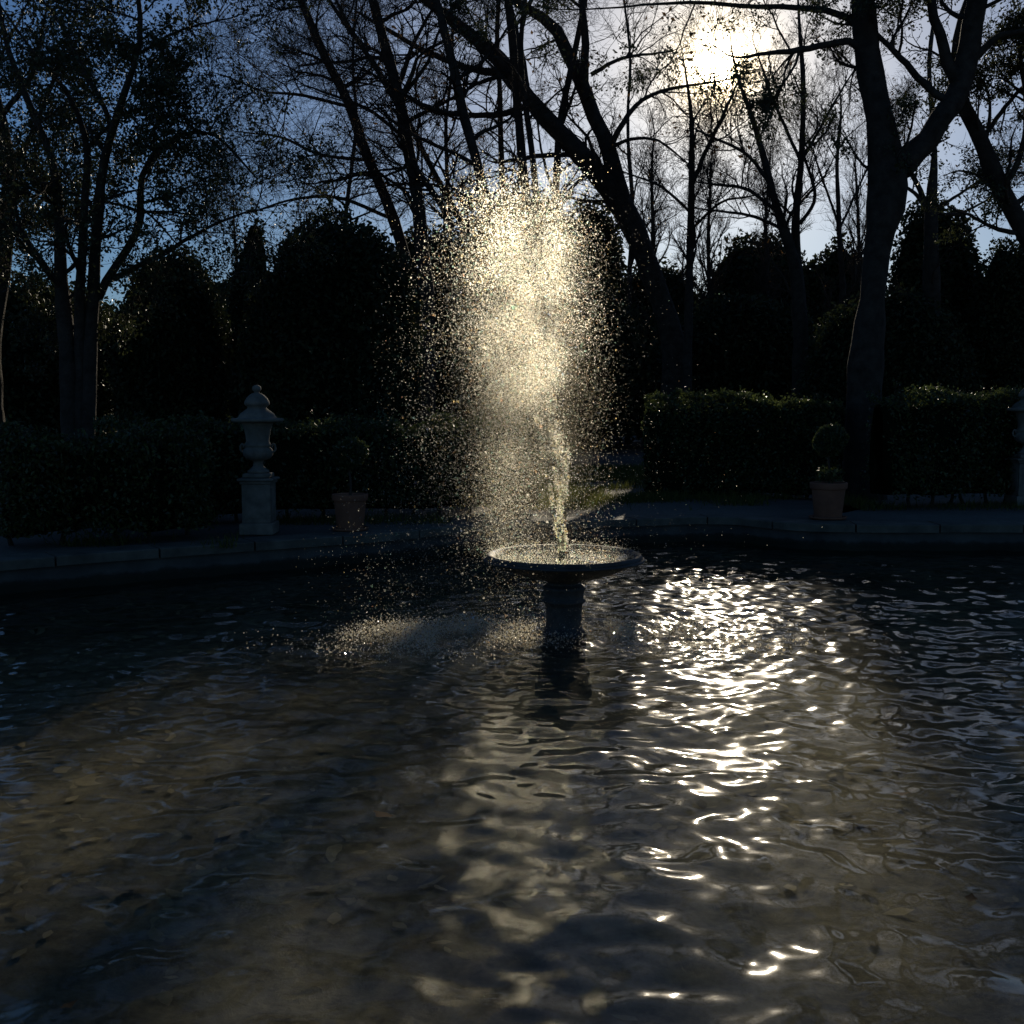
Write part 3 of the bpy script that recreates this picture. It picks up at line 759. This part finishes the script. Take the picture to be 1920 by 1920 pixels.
slim('slim bare tree with a fork right under the sun', 30, [[(1290, 640, 22), (1294, 480, 18), (1297, 330, 15), (1298, 240, 11), (1290, 170, 6)]],
     [[(1298, 345, 12), (1325, 280, 10), (1352, 225, 9), (1372, 180, 5)], [(1297, 400, 7), (1240, 350, 6), (1190, 330, 4)], [(1297, 430, 7), (1350, 380, 6), (1395, 370, 4)]], n=(12, 6, 5, 3), Ls=(1.6, .8, .45, .25), up=.35, ang=45, ext=0)
slim('bare tree with curved twin limbs to the right of the sun', 29, [[(1500, 640, 34), (1492, 500, 28), (1462, 410, 20), (1440, 330, 16), (1420, 250, 13), (1392, 170, 7)], [(1505, 640, 26), (1496, 500, 24), (1492, 410, 18), (1502, 300, 14), (1505, 150, 11), (1500, 60, 8)]],
     [[(1455, 395, 9), (1400, 355, 8), (1335, 345, 5)], [(1448, 350, 9), (1400, 290, 8), (1330, 255, 5)], [(1500, 300, 8), (1455, 200, 7), (1430, 130, 5)], [(1500, 420, 9), (1528, 370, 8), (1510, 300, 6)],
      [(1470, 430, 8), (1410, 405, 7), (1340, 395, 5)], [(1510, 290, 7), (1560, 200, 6), (1590, 150, 4)]],
     n=(10, 6, 5, 3), Ls=(1.7, .9, .45, .25), up=.3, ang=45)
slim('small bare tree between the sun and the forked oak', 36, [[(1580, 560, 14), (1575, 440, 11), (1570, 330, 9), (1575, 230, 6)]], [[(1572, 420, 6), (1540, 330, 5), (1520, 270, 3)], [(1574, 430, 6), (1610, 350, 5), (1640, 290, 3)]], n=(14, 6, 5, 3), up=.4, ang=38, Ls=(2.2, 1., .5, .3), ext=0)
slim('pollarded bare tree seen through the fork of the oak', 27, [[(1746, 620, 40), (1745, 480, 34), (1744, 400, 34), (1748, 330, 15), (1752, 250, 12), (1740, 150, 10), (1750, 40, 8)]],
     [[(1738, 395, 14), (1722, 350, 12), (1695, 300, 9), (1680, 250, 7)], [(1740, 395, 12), (1718, 365, 9), (1690, 345, 7)], [(1750, 395, 9), (1790, 370, 7), (1850, 330, 5)], [(1752, 400, 9), (1800, 400, 7), (1860, 370, 4)]],
     n=(8, 5, 5, 3), Ls=(1.5, .8, .4, .25), up=.2)
slim('young bare tree left of the slim tree under the sun', 38, [[(1228, 560, 11), (1225, 440, 9), (1222, 330, 6), (1224, 270, 4)]], n=(26, 6, 5, 2), up=.55, ang=32, Ls=(1.9, .9, .5, .3), ext=0)
slim('dense twiggy young tree low to the right of the leaning trunk', 41, [[(1330, 560, 10), (1328, 440, 8), (1332, 340, 5)]], n=(30, 6, 5, 3), up=.6, ang=30, Ls=(2.6, 1.1, .6, .35), ext=0)
slim('dense twiggy young tree below the twin limbs', 40, [[(1440, 560, 10), (1436, 440, 8), (1440, 350, 5)]], n=(30, 6, 5, 3), up=.6, ang=30, Ls=(2.4, 1.1, .6, .35), ext=0)
slim('twiggy young tree just left of the forked oak', 41, [[(1612, 560, 10), (1610, 430, 8), (1605, 330, 5)]], n=(30, 6, 5, 3), up=.6, ang=30, Ls=(2.6, 1.1, .6, .35), ext=0)
slim('thin bare tree far behind the left slim trunks', 40, [[(640, 560, 12), (648, 400, 10), (668, 240, 8), (660, 100, 6), (670, 0, 5)]], n=(26, 7, 5, 3), up=.1, ang=65, Ls=(3.2, 1.5, .7, .4))
slim('thin bare tree far behind the gap between the slim trunks', 42, [[(850, 560, 12), (842, 400, 10), (836, 240, 8), (850, 100, 6), (842, 0, 5)]], n=(26, 7, 5, 3), up=.2, ang=60, Ls=(3.2, 1.5, .7, .4))
slim('thin bare tree far behind the right hand sky', 42, [[(1180, 520, 12), (1186, 380, 10), (1176, 240, 8), (1182, 110, 6), (1170, 0, 5)]], n=(24, 7, 5, 3), up=.3, ang=50, Ls=(2.8, 1.4, .7, .4))
slim('thin bare tree in the gap beside the left round shrub', 34, [[(447, 640, 10), (445, 520, 8), (440, 440, 6), (438, 380, 3)]], n=(12, 5, 4, 3), up=.4, ang=40, Ls=(1.4, .7, .4, .25), ext=0)
# evergreen tree with several stems on the left
tree('holm_oak', 'many stemmed evergreen tree with a wide leafy crown on the left', 17.0,
     [[(125, 640, 36.8), (118, 540, 33.6), (110, 460, 27.2), (112, 370, 22.4), (98, 300, 19.2), (60, 210, 16), (20, 110, 12.8), (0, 20, 10.4)],
      [(170, 640, 32), (176, 545, 28.8), (183, 410, 24), (194, 310, 20.8), (209, 240, 20), (228, 190, 16), (262, 92, 12.8), (256, 0, 10.4)],
      [(150, 640, 27.2), (150, 545, 24), (158, 400, 17.6), (165, 270, 14.4), (140, 195, 11.2), (85, 130, 8), (50, 80, 6.4)]],
     [[(208, 236, 12.8), (190, 190, 11.2), (150, 120, 9.6), (120, 55, 8), (80, 0, 6.4)],
      [(184, 560, 20.8), (215, 500, 19.2), (258, 430, 17.6), (270, 320, 14.4), (330, 258, 12), (398, 250, 8.8), (450, 300, 5.6)],
      [(205, 525, 14.4), (310, 474, 11.2), (352, 447, 8.8), (430, 408, 5.6), (500, 390, 3.2)],
      [(100, 520, 17.6), (62, 470, 14.4), (36, 430, 12), (0, 400, 8)],
      [(165, 275, 9.6), (230, 215, 8), (300, 200, 5.6)], [(262, 100, 7.2), (330, 60, 5.6), (400, 40, 4)],
      [(270, 330, 7.2), (262, 380, 6.4), (300, 420, 4)], [(112, 360, 9.6), (60, 330, 8), (10, 320, 4.8)]],
     n=(11, 7, 5, 0), Ls=(1.7, .8, .42, .2), leaf=M_OAK, leaf_n=66000, leaf_s=.060, ang=62, up=.0, slope=.3, t0=.3, droop=.05, jit=.07)
tree('holm_oak', 'leafy tree at the far left edge of the photo', 21.0,
     [[(-20, 640, 50), (5, 500, 40), (20, 400, 34), (15, 300, 32), (-5, 200, 28), (-30, 80, 22), (-40, 0, 20)]],
     [[(18, 330, 16), (60, 250, 12), (100, 150, 9), (130, 60, 6)], [(0, 220, 14), (60, 140, 10), (80, 50, 7)], [(10, 440, 14), (60, 400, 10), (110, 330, 6)]],
     n=(10, 7, 6, 0), Ls=(1.9, .9, .42, .2), leaf=M_OAK, leaf_n=26000, leaf_s=.07, ang=60, up=0, slope=.3, droop=.04, jit=.08)

# ------------------------------------------------------------------ round evergreen shrubs and trees behind
def dome(name, label, px, top, half, Y, n, squash=.8, leaf=.11, mat=None, seed=1, pointed=0.0, group='evergreens behind the garden'):
    c = at(px, 760, Y); zt = at(px, top, Y)[2]; c[2] = GZ - .03
    hw = half / F * Y; H = zt - GZ
    t = thing(name, c, label, 'shrub' if name.endswith('shrub') else 'tree', group)
    nt_, npn = 20, 28
    def surf(d, k, sd):
        up_ = d[:, 2]
        rr = 1 + .10 * noise3(d, 2.3, sd) + .06 * noise3(d, 5.5, sd + 1)
        x = d * (rr * k)[:, None]
        x[:, 0] *= hw; x[:, 1] *= hw * squash
        x[:, 2] = H * .5 + x[:, 2] * H * .5 * (1 + pointed * np.maximum(up_, 0))
        return x
    th = np.linspace(0, math.pi, nt_)[:, None]; ph = np.linspace(0, 2 * math.pi, npn, endpoint=False)[None]
    d = np.stack([np.sin(th) * np.cos(ph), np.sin(th) * np.sin(ph), np.cos(th) + 0 * ph], -1).reshape(-1, 3)
    sg = np.sign(d[:, :2]); d2 = d.copy(); d2[:, :2] = sg * np.abs(d[:, :2]) ** .85
    v = surf(d2, np.full(len(d), .90), seed); v[:, 2] = np.maximum(v[:, 2], .02)
    i = np.arange(nt_ - 1)[:, None] * npn; j = np.arange(npn)[None]; k = (j + 1) % npn
    q = np.stack([i + j, i + npn + j, i + npn + k, i + k], -1).reshape(-1, 4)
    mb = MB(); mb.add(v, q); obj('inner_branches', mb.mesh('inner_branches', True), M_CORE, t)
    mb = MB(); vv, qq = tubes(np.array([[[0, 0, -.05], [0.02, 0, H * .2], [0, 0, H * .5]]]), np.array([[.11, .09, .05]]), 8)
    mb.add(vv, qq); obj('trunk', mb.mesh('trunk', True), M_BARK, t)
    d = rng.normal(size=(n, 3)); d[:, 1] -= .35; d /= np.linalg.norm(d, axis=1, keepdims=True)
    d[:, :2] = np.sign(d[:, :2]) * np.abs(d[:, :2]) ** .85
    p = surf(d, rng.uniform(.88, 1.03, n) + np.maximum(0, rng.normal(0, .025, n)), seed)
    p = p[p[:, 2] > .05]
    V, Fc = leaves_at(p, leaf, .03, 1.9); mb = MB(); mb.add(V, Fc)
    obj('crown', mb.mesh('crown'), mat or M_EVER, t, kind='stuff')
dome('evergreen_shrub', 'round clipped evergreen shrub behind the left urn', 625, 412, 165, 21.5, 22000, seed=4)
dome('evergreen_shrub', 'round brownish shrub between the left tree stems and the gap of sky', 325, 462, 112, 23.0, 15000, seed=8)
dome('evergreen_tree', 'evergreen mass filling the far left behind the tree stems', 60, 520, 190, 26, 15000, seed=12, leaf=.13)
dome('evergreen_tree', 'conical evergreen peeking into the gap of sky', 470, 490, 45, 27, 5000, seed=15, pointed=.35)
dome('evergreen_tree', 'tall rounded evergreen right behind the top of the spray', 975, 350, 130, 46.0, 16000, seed=18, leaf=.2)
dome('evergreen_tree', 'dark evergreen between the round shrub and the spray', 805, 428, 95, 44.0, 11000, seed=20, leaf=.2)
dome('evergreen_tree', 'rounded evergreen to the right of the spray top', 1105, 400, 75, 43.0, 10000, seed=23, leaf=.18)
dome('evergreen_tree', 'low dark evergreen behind the leaning tree trunk', 1235, 490, 100, 44, 11000, seed=27, leaf=.18)
dome('evergreen_tree', 'loose evergreen below the twin limbed bare tree', 1420, 455, 110, 46, 12000, seed=29, pointed=.1, leaf=.2)
dome('evergreen_tree', 'small evergreen beside the left flank of the oak trunk', 1560, 452, 80, 42, 9000, seed=31, leaf=.18)
dome('pine_tree', 'domed pine behind the pollarded tree', 1745, 398, 78, 30, 15000, seed=34, leaf=.14)
dome('evergreen_tree', 'dark evergreen at the far right behind the leaning tree', 1895, 440, 85, 28, 13000, seed=37)
dome('evergreen_tree', 'broad dark evergreen behind the right hedge', 1660, 545, 150, 27, 12000, seed=41)
dome('evergreen_tree', 'broad dark evergreen behind the gap in the hedges', 1040, 530, 210, 38, 12000, seed=44, leaf=.18)
dome('evergreen_tree', 'broad dark evergreen behind the middle of the right hedge', 1390, 560, 160, 39, 12000, seed=47, leaf=.18)
dome('evergreen_tree', 'broad dark evergreen behind the hedge left of the spray', 690, 560, 180, 36, 9000, seed=49, leaf=.18)

# far wood closing the view behind the evergreens: one dark mass
fx = np.linspace(-75, 75, 90); fv = []; 
for r_, dy in ((0, 0), (.35, -1.2), (.75, -.6), (1.0, 1.0), (.95, 4.0)):
    h_ = 6.2 + 1.0 * np.sin(fx * .31) + 1.0 * np.sin(fx * .83 + 1) + .6 * np.sin(fx * 1.9)
    fv.append(np.column_stack([fx, 62 + dy + 2.0 * np.sin(fx * .2) - np.abs(fx) * .12, GZ - .1 + h_ * r_]))
fv = np.concatenate(fv); n_ = len(fx); ii = (np.arange(4)[:, None] * n_ + np.arange(n_ - 1)[None]).ravel()
fq = np.stack([ii, ii + 1, ii + n_ + 1, ii + n_], 1)
k_ = rng.integers(0, len(fq), 26000); w1, w2 = rng.uniform(0, 1, (2, 26000, 1))
c_ = fv[fq[k_]]; pp = (c_[:, 0] * (1 - w1) + c_[:, 1] * w1) * (1 - w2) + (c_[:, 3] * (1 - w1) + c_[:, 2] * w1) * w2
V, Fc = leaves_at(pp, .38, .35, 1.7); mb = MB(); mb.add(fv, fq); mb.add(V, Fc)
obj('woodland', mb.mesh('woodland'), M_EVER, None, 'dark wood closing the view behind the garden trees', 'woodland', kind='stuff')

# grass growing at the foot of the hedges and on the strip behind the pool edge
def grass(spots, n, label, hmax=.16):
    P = []
    for (x, y, sx, sy), k in zip(spots, rng.multinomial(n, np.array([a[2] * a[3] for a in spots]) / sum(a[2] * a[3] for a in spots))):
        P.append(np.column_stack([x + rng.uniform(-sx, sx, k), y + rng.uniform(-sy, sy, k)]))
    P = np.concatenate(P); n = len(P)
    nz = noise3(np.column_stack([P, np.zeros(n)]), 2.5, 77)
    keep = nz + rng.normal(0, .3, n) > -.25; P = P[keep]; n = len(P)
    h = rng.uniform(.35, 1.1, n) * hmax; a = rng.uniform(0, 6.28, n); w = rng.uniform(.004, .009, n)
    b = np.column_stack([P, np.full(n, GZ - .03)])
    dx = np.column_stack([np.cos(a) * w, np.sin(a) * w, np.zeros(n)])
    tip = b + np.column_stack([rng.normal(0, .4, n) * h, rng.normal(0, .4, n) * h, h])
    V = np.stack([b - dx, b + dx, tip], 1).reshape(-1, 3)
    mb = MB(); mb.add(V, np.arange(3 * n).reshape(-1, 3))
    obj('grass', mb.mesh('grass'), M_GRASS, None, label, 'grass', kind='stuff')
grass([(3.6, 17.9, 1.9, .9), (6.4, 16.6, 1.4, .35), (0.9, 18.5, 1.8, 2.2), (-4.2, 12.5, 1.2, .3), (-2.0, 14.7, 1.2, .35), (1.3, 24, 2.2, 3)], 42000, 'rough winter grass in tufts at the foot of the hedges')

# fallen leaves on the paving strip and on the water
def flat_leaf(name, p, size, label, mat, rot, curl=.25):
    a = np.linspace(0, 2 * math.pi, 11)[:-1]
    rr = np.array([1, .62, .8, .5, .55, .95, .55, .5, .8, .62]) * size
    v = np.column_stack([rr * np.cos(a) * 1.15, rr * np.sin(a) * .8, curl * rr * (np.cos(a * 2) * .4)])
    v = np.vstack([v, [[0, 0, -.08 * size]]])
    f = np.array([[i, (i + 1) % 10, 10] for i in range(10)])
    mb = MB(); mb.add(v, f)
    o = obj(name, mb.mesh(name, True), mat, None, label, 'leaf', 'fallen leaves on the pool', loc=p); o.rotation_euler = (0, 0, rot)
    return o
for px, py, sz, lb in [(1690, 1492, .045, 'dark curled leaf floating on the right side of the pool'), (720, 1532, .06, 'brown leaf floating left of the middle of the pool'),
                       (1255, 1320, .035, 'small dark leaf floating beside the sun glitter'), (1820, 1690, .04, 'dark leaf floating near the lower right corner'), (130, 1890, .03, 'reddish leaf standing in for a caustic glint near the lower left corner')]:  # the last leaf is added in place of a reddish spot of caustic light
    p = onz(px, py, 0.0); p[2] = .012
    flat_leaf('floating_leaf', p, sz, lb, M_DRY, px * .37)

# pale leaf litter added on the pool floor to stand in for caustic light
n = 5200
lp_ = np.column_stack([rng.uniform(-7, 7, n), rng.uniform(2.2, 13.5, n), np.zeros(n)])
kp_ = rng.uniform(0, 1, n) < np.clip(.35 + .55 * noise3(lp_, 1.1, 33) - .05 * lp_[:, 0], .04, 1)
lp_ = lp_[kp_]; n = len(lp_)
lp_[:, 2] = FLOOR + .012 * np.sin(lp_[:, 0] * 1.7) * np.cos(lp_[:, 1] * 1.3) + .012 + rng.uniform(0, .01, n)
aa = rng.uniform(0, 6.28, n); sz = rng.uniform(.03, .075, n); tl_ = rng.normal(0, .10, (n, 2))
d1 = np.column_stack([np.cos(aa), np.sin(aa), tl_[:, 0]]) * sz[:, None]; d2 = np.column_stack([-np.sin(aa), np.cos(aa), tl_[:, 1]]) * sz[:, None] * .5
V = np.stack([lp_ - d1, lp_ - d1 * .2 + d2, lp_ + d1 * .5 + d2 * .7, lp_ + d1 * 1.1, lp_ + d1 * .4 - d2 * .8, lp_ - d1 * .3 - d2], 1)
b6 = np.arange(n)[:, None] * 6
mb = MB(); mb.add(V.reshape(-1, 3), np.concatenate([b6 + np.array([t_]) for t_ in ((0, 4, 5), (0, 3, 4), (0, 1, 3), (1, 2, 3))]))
M_CAUSTIC_LEAF = mat_leaf('caustic_leaf', (0.10, 0.075, 0.04), (0.40, 0.32, 0.18), 0.1, 0.8, 0.2)
ll = obj('caustic_leaves', mb.mesh('caustic_leaves'), M_CAUSTIC_LEAF, None, 'brown leaves added on the pool floor in place of its caustic light pattern', 'leaf litter', kind='stuff')

# ------------------------------------------------------------------ fountain jets and spray
m = bpy.data.materials.new('water_drop'); m.use_nodes = True; nt = m.node_tree; nt.nodes.clear()
out = nt.nodes.new('ShaderNodeOutputMaterial')
geo = nt.nodes.new('ShaderNodeNewGeometry')
# dispersion of the sunlight painted in as a random tint per drop, mostly white
dcol = ramp(nt, geo.outputs['Random Per Island'], [(0.0, (1, .55, .35)), (.07, (1, .85, .45)), (.16, (1, .97, .85)), (.86, (.98, .96, .88)), (.93, (.55, .95, .70)), (1.0, (.55, .65, 1.0))])
tl = nt.nodes.new('ShaderNodeBsdfTranslucent'); nt.links.new(dcol, tl.inputs['Color'])
tp = nt.nodes.new('ShaderNodeBsdfTransparent')
rf = nt.nodes.new('ShaderNodeBsdfRefraction'); rf.inputs['IOR'].default_value = 1.333; rf.inputs['Roughness'].default_value = .92
nt.links.new(dcol, rf.inputs['Color'])
m1 = nt.nodes.new('ShaderNodeMixShader'); m1.inputs[0].default_value = .72
nt.links.new(tl.outputs[0], m1.inputs[1]); nt.links.new(rf.outputs[0], m1.inputs[2])
m2 = nt.nodes.new('ShaderNodeMixShader'); m2.inputs[0].default_value = .30
nt.links.new(tp.outputs[0], m2.inputs[1]); nt.links.new(m1.outputs[0], m2.inputs[2])
nt.links.new(m2.outputs[0], out.inputs['Surface'])
M_DROP = m

m = bpy.data.materials.new('white_water'); m.use_nodes = True; nt = m.node_tree; nt.nodes.clear()
out = nt.nodes.new('ShaderNodeOutputMaterial'); geo = nt.nodes.new('ShaderNodeNewGeometry')
dcol = ramp(nt, geo.outputs['Random Per Island'], [(0.0, (1, .70, .42)), (.1, (1, .93, .70)), (.9, (1, .95, .80)), (1.0, (.75, .85, 1.0))])
tl = nt.nodes.new('ShaderNodeBsdfTranslucent'); nt.links.new(dcol, tl.inputs['Color'])
tp = nt.nodes.new('ShaderNodeBsdfTransparent')
rf = nt.nodes.new('ShaderNodeBsdfGlossy'); rf.inputs['Roughness'].default_value = .25
m1 = nt.nodes.new('ShaderNodeMixShader'); m1.inputs[0].default_value = .25
nt.links.new(tl.outputs[0], m1.inputs[1]); nt.links.new(rf.outputs[0], m1.inputs[2])
m2 = nt.nodes.new('ShaderNodeMixShader'); m2.inputs[0].default_value = .75
nt.links.new(tp.outputs[0], m2.inputs[1]); nt.links.new(m1.outputs[0], m2.inputs[2])
nt.links.new(m2.outputs[0], out.inputs['Surface'])
M_FOAM = m

def drops_mesh(name, c, r):
    """one small tetrahedral drop per centre"""
    n = len(c)
    tet = np.array([[1, 1, 1], [1, -1, -1], [-1, 1, -1], [-1, -1, 1]]) / math.sqrt(3)
    q = rng.normal(size=(n, 4)); q /= np.linalg.norm(q, axis=1, keepdims=True)
    w, x, y, z = q.T
    Rm = np.stack([1 - 2 * (y * y + z * z), 2 * (x * y - z * w), 2 * (x * z + y * w), 2 * (x * y + z * w), 1 - 2 * (x * x + z * z), 2 * (y * z - x * w),
                   2 * (x * z - y * w), 2 * (y * z + x * w), 1 - 2 * (x * x + y * y)], 1).reshape(n, 3, 3)
    V = c[:, None] + np.einsum('nij,kj->nki', Rm, tet) * r[:, None, None]
    b = np.arange(n)[:, None] * 4
    Fc = np.concatenate([b + np.array([t]) for t in ((0, 1, 2), (0, 3, 1), (0, 2, 3), (1, 3, 2))])
    return mesh_from(name, V.reshape(-1, 3), Fc)

G = 9.81
org = np.array([FX - .09, FY, RIM_Z])
def flight(n, apex, vx, vy, t0f, wind, wind_s, turb):
    """drops caught at a random moment of their flight (t0f: earliest moment, as part of the rise)"""
    hgt = apex
    vz = np.sqrt(2 * G * hgt); tup = vz / G
    ttot = tup + np.sqrt(2 * (hgt + RIM_Z) / G)
    t = rng.uniform(0, 1, n) * (ttot - t0f * tup) + t0f * tup
    w = rng.normal(wind, wind_s, n)
    x = vx * t + .5 * w * np.maximum(t - .35 * tup, 0) ** 2
    y = vy * t + .25 * rng.normal(0, .3, n) * t ** 2
    z = vz * t - .5 * G * t ** 2
    s = turb * np.maximum(t - .5 * tup, 0)
    p = np.column_stack([x, y, z]) + rng.normal(size=(n, 3)) * s[:, None]
    return p + org
P_, S_ = [], []
def put(p, size):
    k = p[:, 2] > .01
    P_.append(p[k]); S_.append(size[k] if np.ndim(size) else np.full(k.sum(), size))
def sizes(n, s, sp=.42): return .88 * s * np.exp(rng.normal(0, sp, n))
# four jets, each breaking up into its own cloud
for ax, vx0, n in ((3.02, -.62, 26000), (2.80, -.48, 20000), (2.98, -.02, 19000), (2.5, .06, 14000)):
    a = np.abs(rng.normal(0, .42, n)); apx = ax + .12 - np.minimum(a, 1.3) * 1.1
    put(flight(n, apx, rng.normal(vx0, .17, n), rng.normal(0, .2, n), .30, -.15, .35, .10), sizes(n, .0039))
# wide fine mist drifting to both sides
n = 52000
put(flight(n, rng.uniform(1.2, 2.7, n), rng.normal(-.04, .36, n), rng.normal(0, .35, n), .35, -.1, .5, .25), sizes(n, .0028))
# bright heart of the spray
n = 56000
u = rng.uniform(0, 1, n)
put(org + np.column_stack([-.46 + .30 * u + rng.normal(0, .17, n), rng.normal(0, .25, n), 2.0 - .95 * u + rng.normal(0, .26, n)]), sizes(n, .0033))
# curtain blown to the left of the jets
n = 24000
put(org + np.column_stack([-.42 + rng.normal(0, .15, n), rng.normal(0, .28, n), rng.uniform(0, 1.6, n)]), sizes(n, .0031))
# heavy drops on the left flank
n = 5200
put(flight(n, rng.uniform(1.7, 2.75, n), rng.normal(-.62, .16, n), rng.normal(0, .25, n), .8, -.12, .3, .10), sizes(n, .0072, .4))
# spatter hopping on the water where the drops land
n = 30000
lf = rng.uniform(0, 1, n) < .68
lx_ = FX + np.where(lf, -.95 + rng.normal(0, .46, n), .35 + np.abs(rng.normal(0, .60, n)))
ly_ = FY - .12 + rng.normal(0, .34, n) + np.where(lf, (lx_ - FX) * .10, -.1)
cl_ = noise3(np.column_stack([lx_, ly_, 0 * lx_]), 6, 44) + .5 * noise3(np.column_stack([lx_, ly_, 0 * lx_]), 17, 45)
kp_ = rng.uniform(0, 1, n) < np.clip(.5 + .5 * cl_, .05, 1)
sp_ = np.column_stack([lx_, ly_, .012 + np.abs(rng.normal(0, .028, n)) * (1 + .8 * cl_).clip(.2)])[kp_]
obj('splash', drops_mesh('splash', sp_, sizes(len(sp_), .0046, .5)), M_FOAM, None, 'sparkling splashes on the water around the fountain foot', 'splash', kind='stuff')
n = 5500
aa = rng.uniform(0, 6.28, n); r_ = RB * np.sqrt(rng.uniform(0, 1, n))
put(np.column_stack([FX + r_ * np.cos(aa), FY + r_ * np.sin(aa), RIM_Z + np.abs(rng.normal(0, .03, n))]), sizes(n, .0036))
n = 700                                            # drips off the rim
aa = rng.uniform(0, 6.28, n)
put(np.column_stack([FX + (RB + .02) * np.cos(aa), FY + (RB + .02) * np.sin(aa), .60 - rng.uniform(0, .6, n) ** 1.5]), sizes(n, .004))
# clusters: water leaves the nozzle in pulses, so thin the cloud unevenly
c = np.concatenate(P_); r = np.concatenate(S_)
nz = noise3(c * [1.2, 1.2, .8], 3.0, 91, 14) + .6 * noise3(c, 8.0, 92, 14)
keep = rng.uniform(0, 1, len(c)) < np.clip(.70 + .38 * nz, .12, 1)
obj('water_spray', drops_mesh('water_spray', c[keep], r[keep]), M_DROP, None, 'sunlit cloud of water drops falling from the fountain jets', 'water spray', kind='stuff')

# solid jets: thin wavering ropes of water that break into beads higher up
for k, (ax, dx, lb) in enumerate(((1.12, -.165, 'thin water jet leaning furthest left out of the fountain bowl'), (1.22, -.105, 'thin water jet left of the middle of the fountain bowl'),
                                  (.98, -.045, 'thin water jet rising straight from the fountain bowl'), (.86, -.005, 'thin water jet furthest right in the fountain bowl'))):
    S2 = 110
    zt = np.linspace(-.03, ax, S2); tr_ = np.clip(zt / ax, 0, 1)
    p = np.column_stack([dx * tr_ ** 1.15 + .017 * (k - 1.5), .02 * np.sin(k * 2.2) + .05 * (k % 2 - .5) * tr_, zt])
    p[:, :2] += (rng.normal(0, 1, (S2, 2)).cumsum(0) * .0011) * tr_[:, None]
    bead = np.clip(np.sin(zt * 62 + 2 * np.sin(zt * 17 + k) + k * 1.7) * 1.2 + .5, 0.0, 1.4)
    rad = .0105 * ((1 - tr_) + tr_ * bead) * (1 - .35 * tr_)
    v, q = tubes(p[None], np.maximum(rad, .0012)[None], 8); mb = MB(); mb.add(v, q)
    jet = obj('water_jet', mb.mesh('water_jet', True), M_WATER, None, lb, 'water jet', 'jets of the fountain', loc=(org[0] + .075, org[1], org[2]))
    n = 1900                                       # drops torn off along the jet, part of it
    i = (rng.uniform(0, 1, n) ** .8 * (S2 - 1)).astype(int)
    cl = noise3(p[i] * [1, 1, 1], 30, 60 + k)
    i = i[cl > -.25]; n = len(i)
    pc = p[i] + rng.normal(0, 1, (n, 3)) * (.005 + .022 * tr_[i] ** 1.5)[:, None] * [1, 1, 1.6]
    obj('drops', drops_mesh('drops', pc, sizes(n, .0050, .5)), M_DROP, jet, kind='stuff')

# fine mist hanging in the spray: air full of droplets too small to see, which throw the sunlight forward
def mist(c, size, dens, seed, label):
    v, q = lathe([(math.sin(a), -math.cos(a)) for a in np.linspace(.0001, math.pi - .0001, 14)], 24)
    mb = MB(); mb.add(v, q)
    m = bpy.data.materials.new('mist'); m.use_nodes = True; nt = m.node_tree; nt.nodes.clear(); L_ = nt.links.new
    o_ = nt.nodes.new('ShaderNodeOutputMaterial'); pv = nt.nodes.new('ShaderNodeVolumePrincipled')
    pv.inputs['Color'].default_value = (1, .93, .74, 1); pv.inputs['Anisotropy'].default_value = .75
    tc = nt.nodes.new('ShaderNodeTexCoord')
    ln = nt.nodes.new('ShaderNodeVectorMath'); ln.operation = 'LENGTH'; L_(tc.outputs['Object'], ln.inputs[0])
    def mm(op, a, b=0.0):
        n = nt.nodes.new('ShaderNodeMath'); n.operation = op
        for i, x in enumerate((a, b)):
            if isinstance(x, (int, float)): n.inputs[i].default_value = x
            else: L_(x, n.inputs[i])
        return n.outputs[0]
    fall = mm('POWER', mm('MAXIMUM', mm('SUBTRACT', 1.0, mm('POWER', ln.outputs['Value'], 2.0)), 0.0), 1.6)
    no = nt.nodes.new('ShaderNodeTexNoise'); no.inputs['Scale'].default_value = 3.2; no.inputs['Detail'].default_value = 4
    ad = nt.nodes.new('ShaderNodeVectorMath'); ad.operation = 'ADD'; ad.inputs[1].default_value = (seed, seed * 2, 0); L_(tc.outputs['Object'], ad.inputs[0]); L_(ad.outputs[0], no.inputs['Vector'])
    d = mm('MULTIPLY', mm('MULTIPLY', fall, mm('MAXIMUM', mm('MULTIPLY', mm('SUBTRACT', no.outputs['Fac'], .28), 3.0), 0.05)), dens)
    L_(d, pv.inputs['Density']); L_(pv.outputs[0], o_.inputs['Volume'])
    o = obj('mist', mb.mesh('mist', True), m, None, label, 'mist', kind='stuff', loc=c); o.scale = size
mist((org[0] - .22, FY, RIM_Z + 1.30), (.75, .55, 1.65), .12, 14, 'thin mist all round the fountain spray')
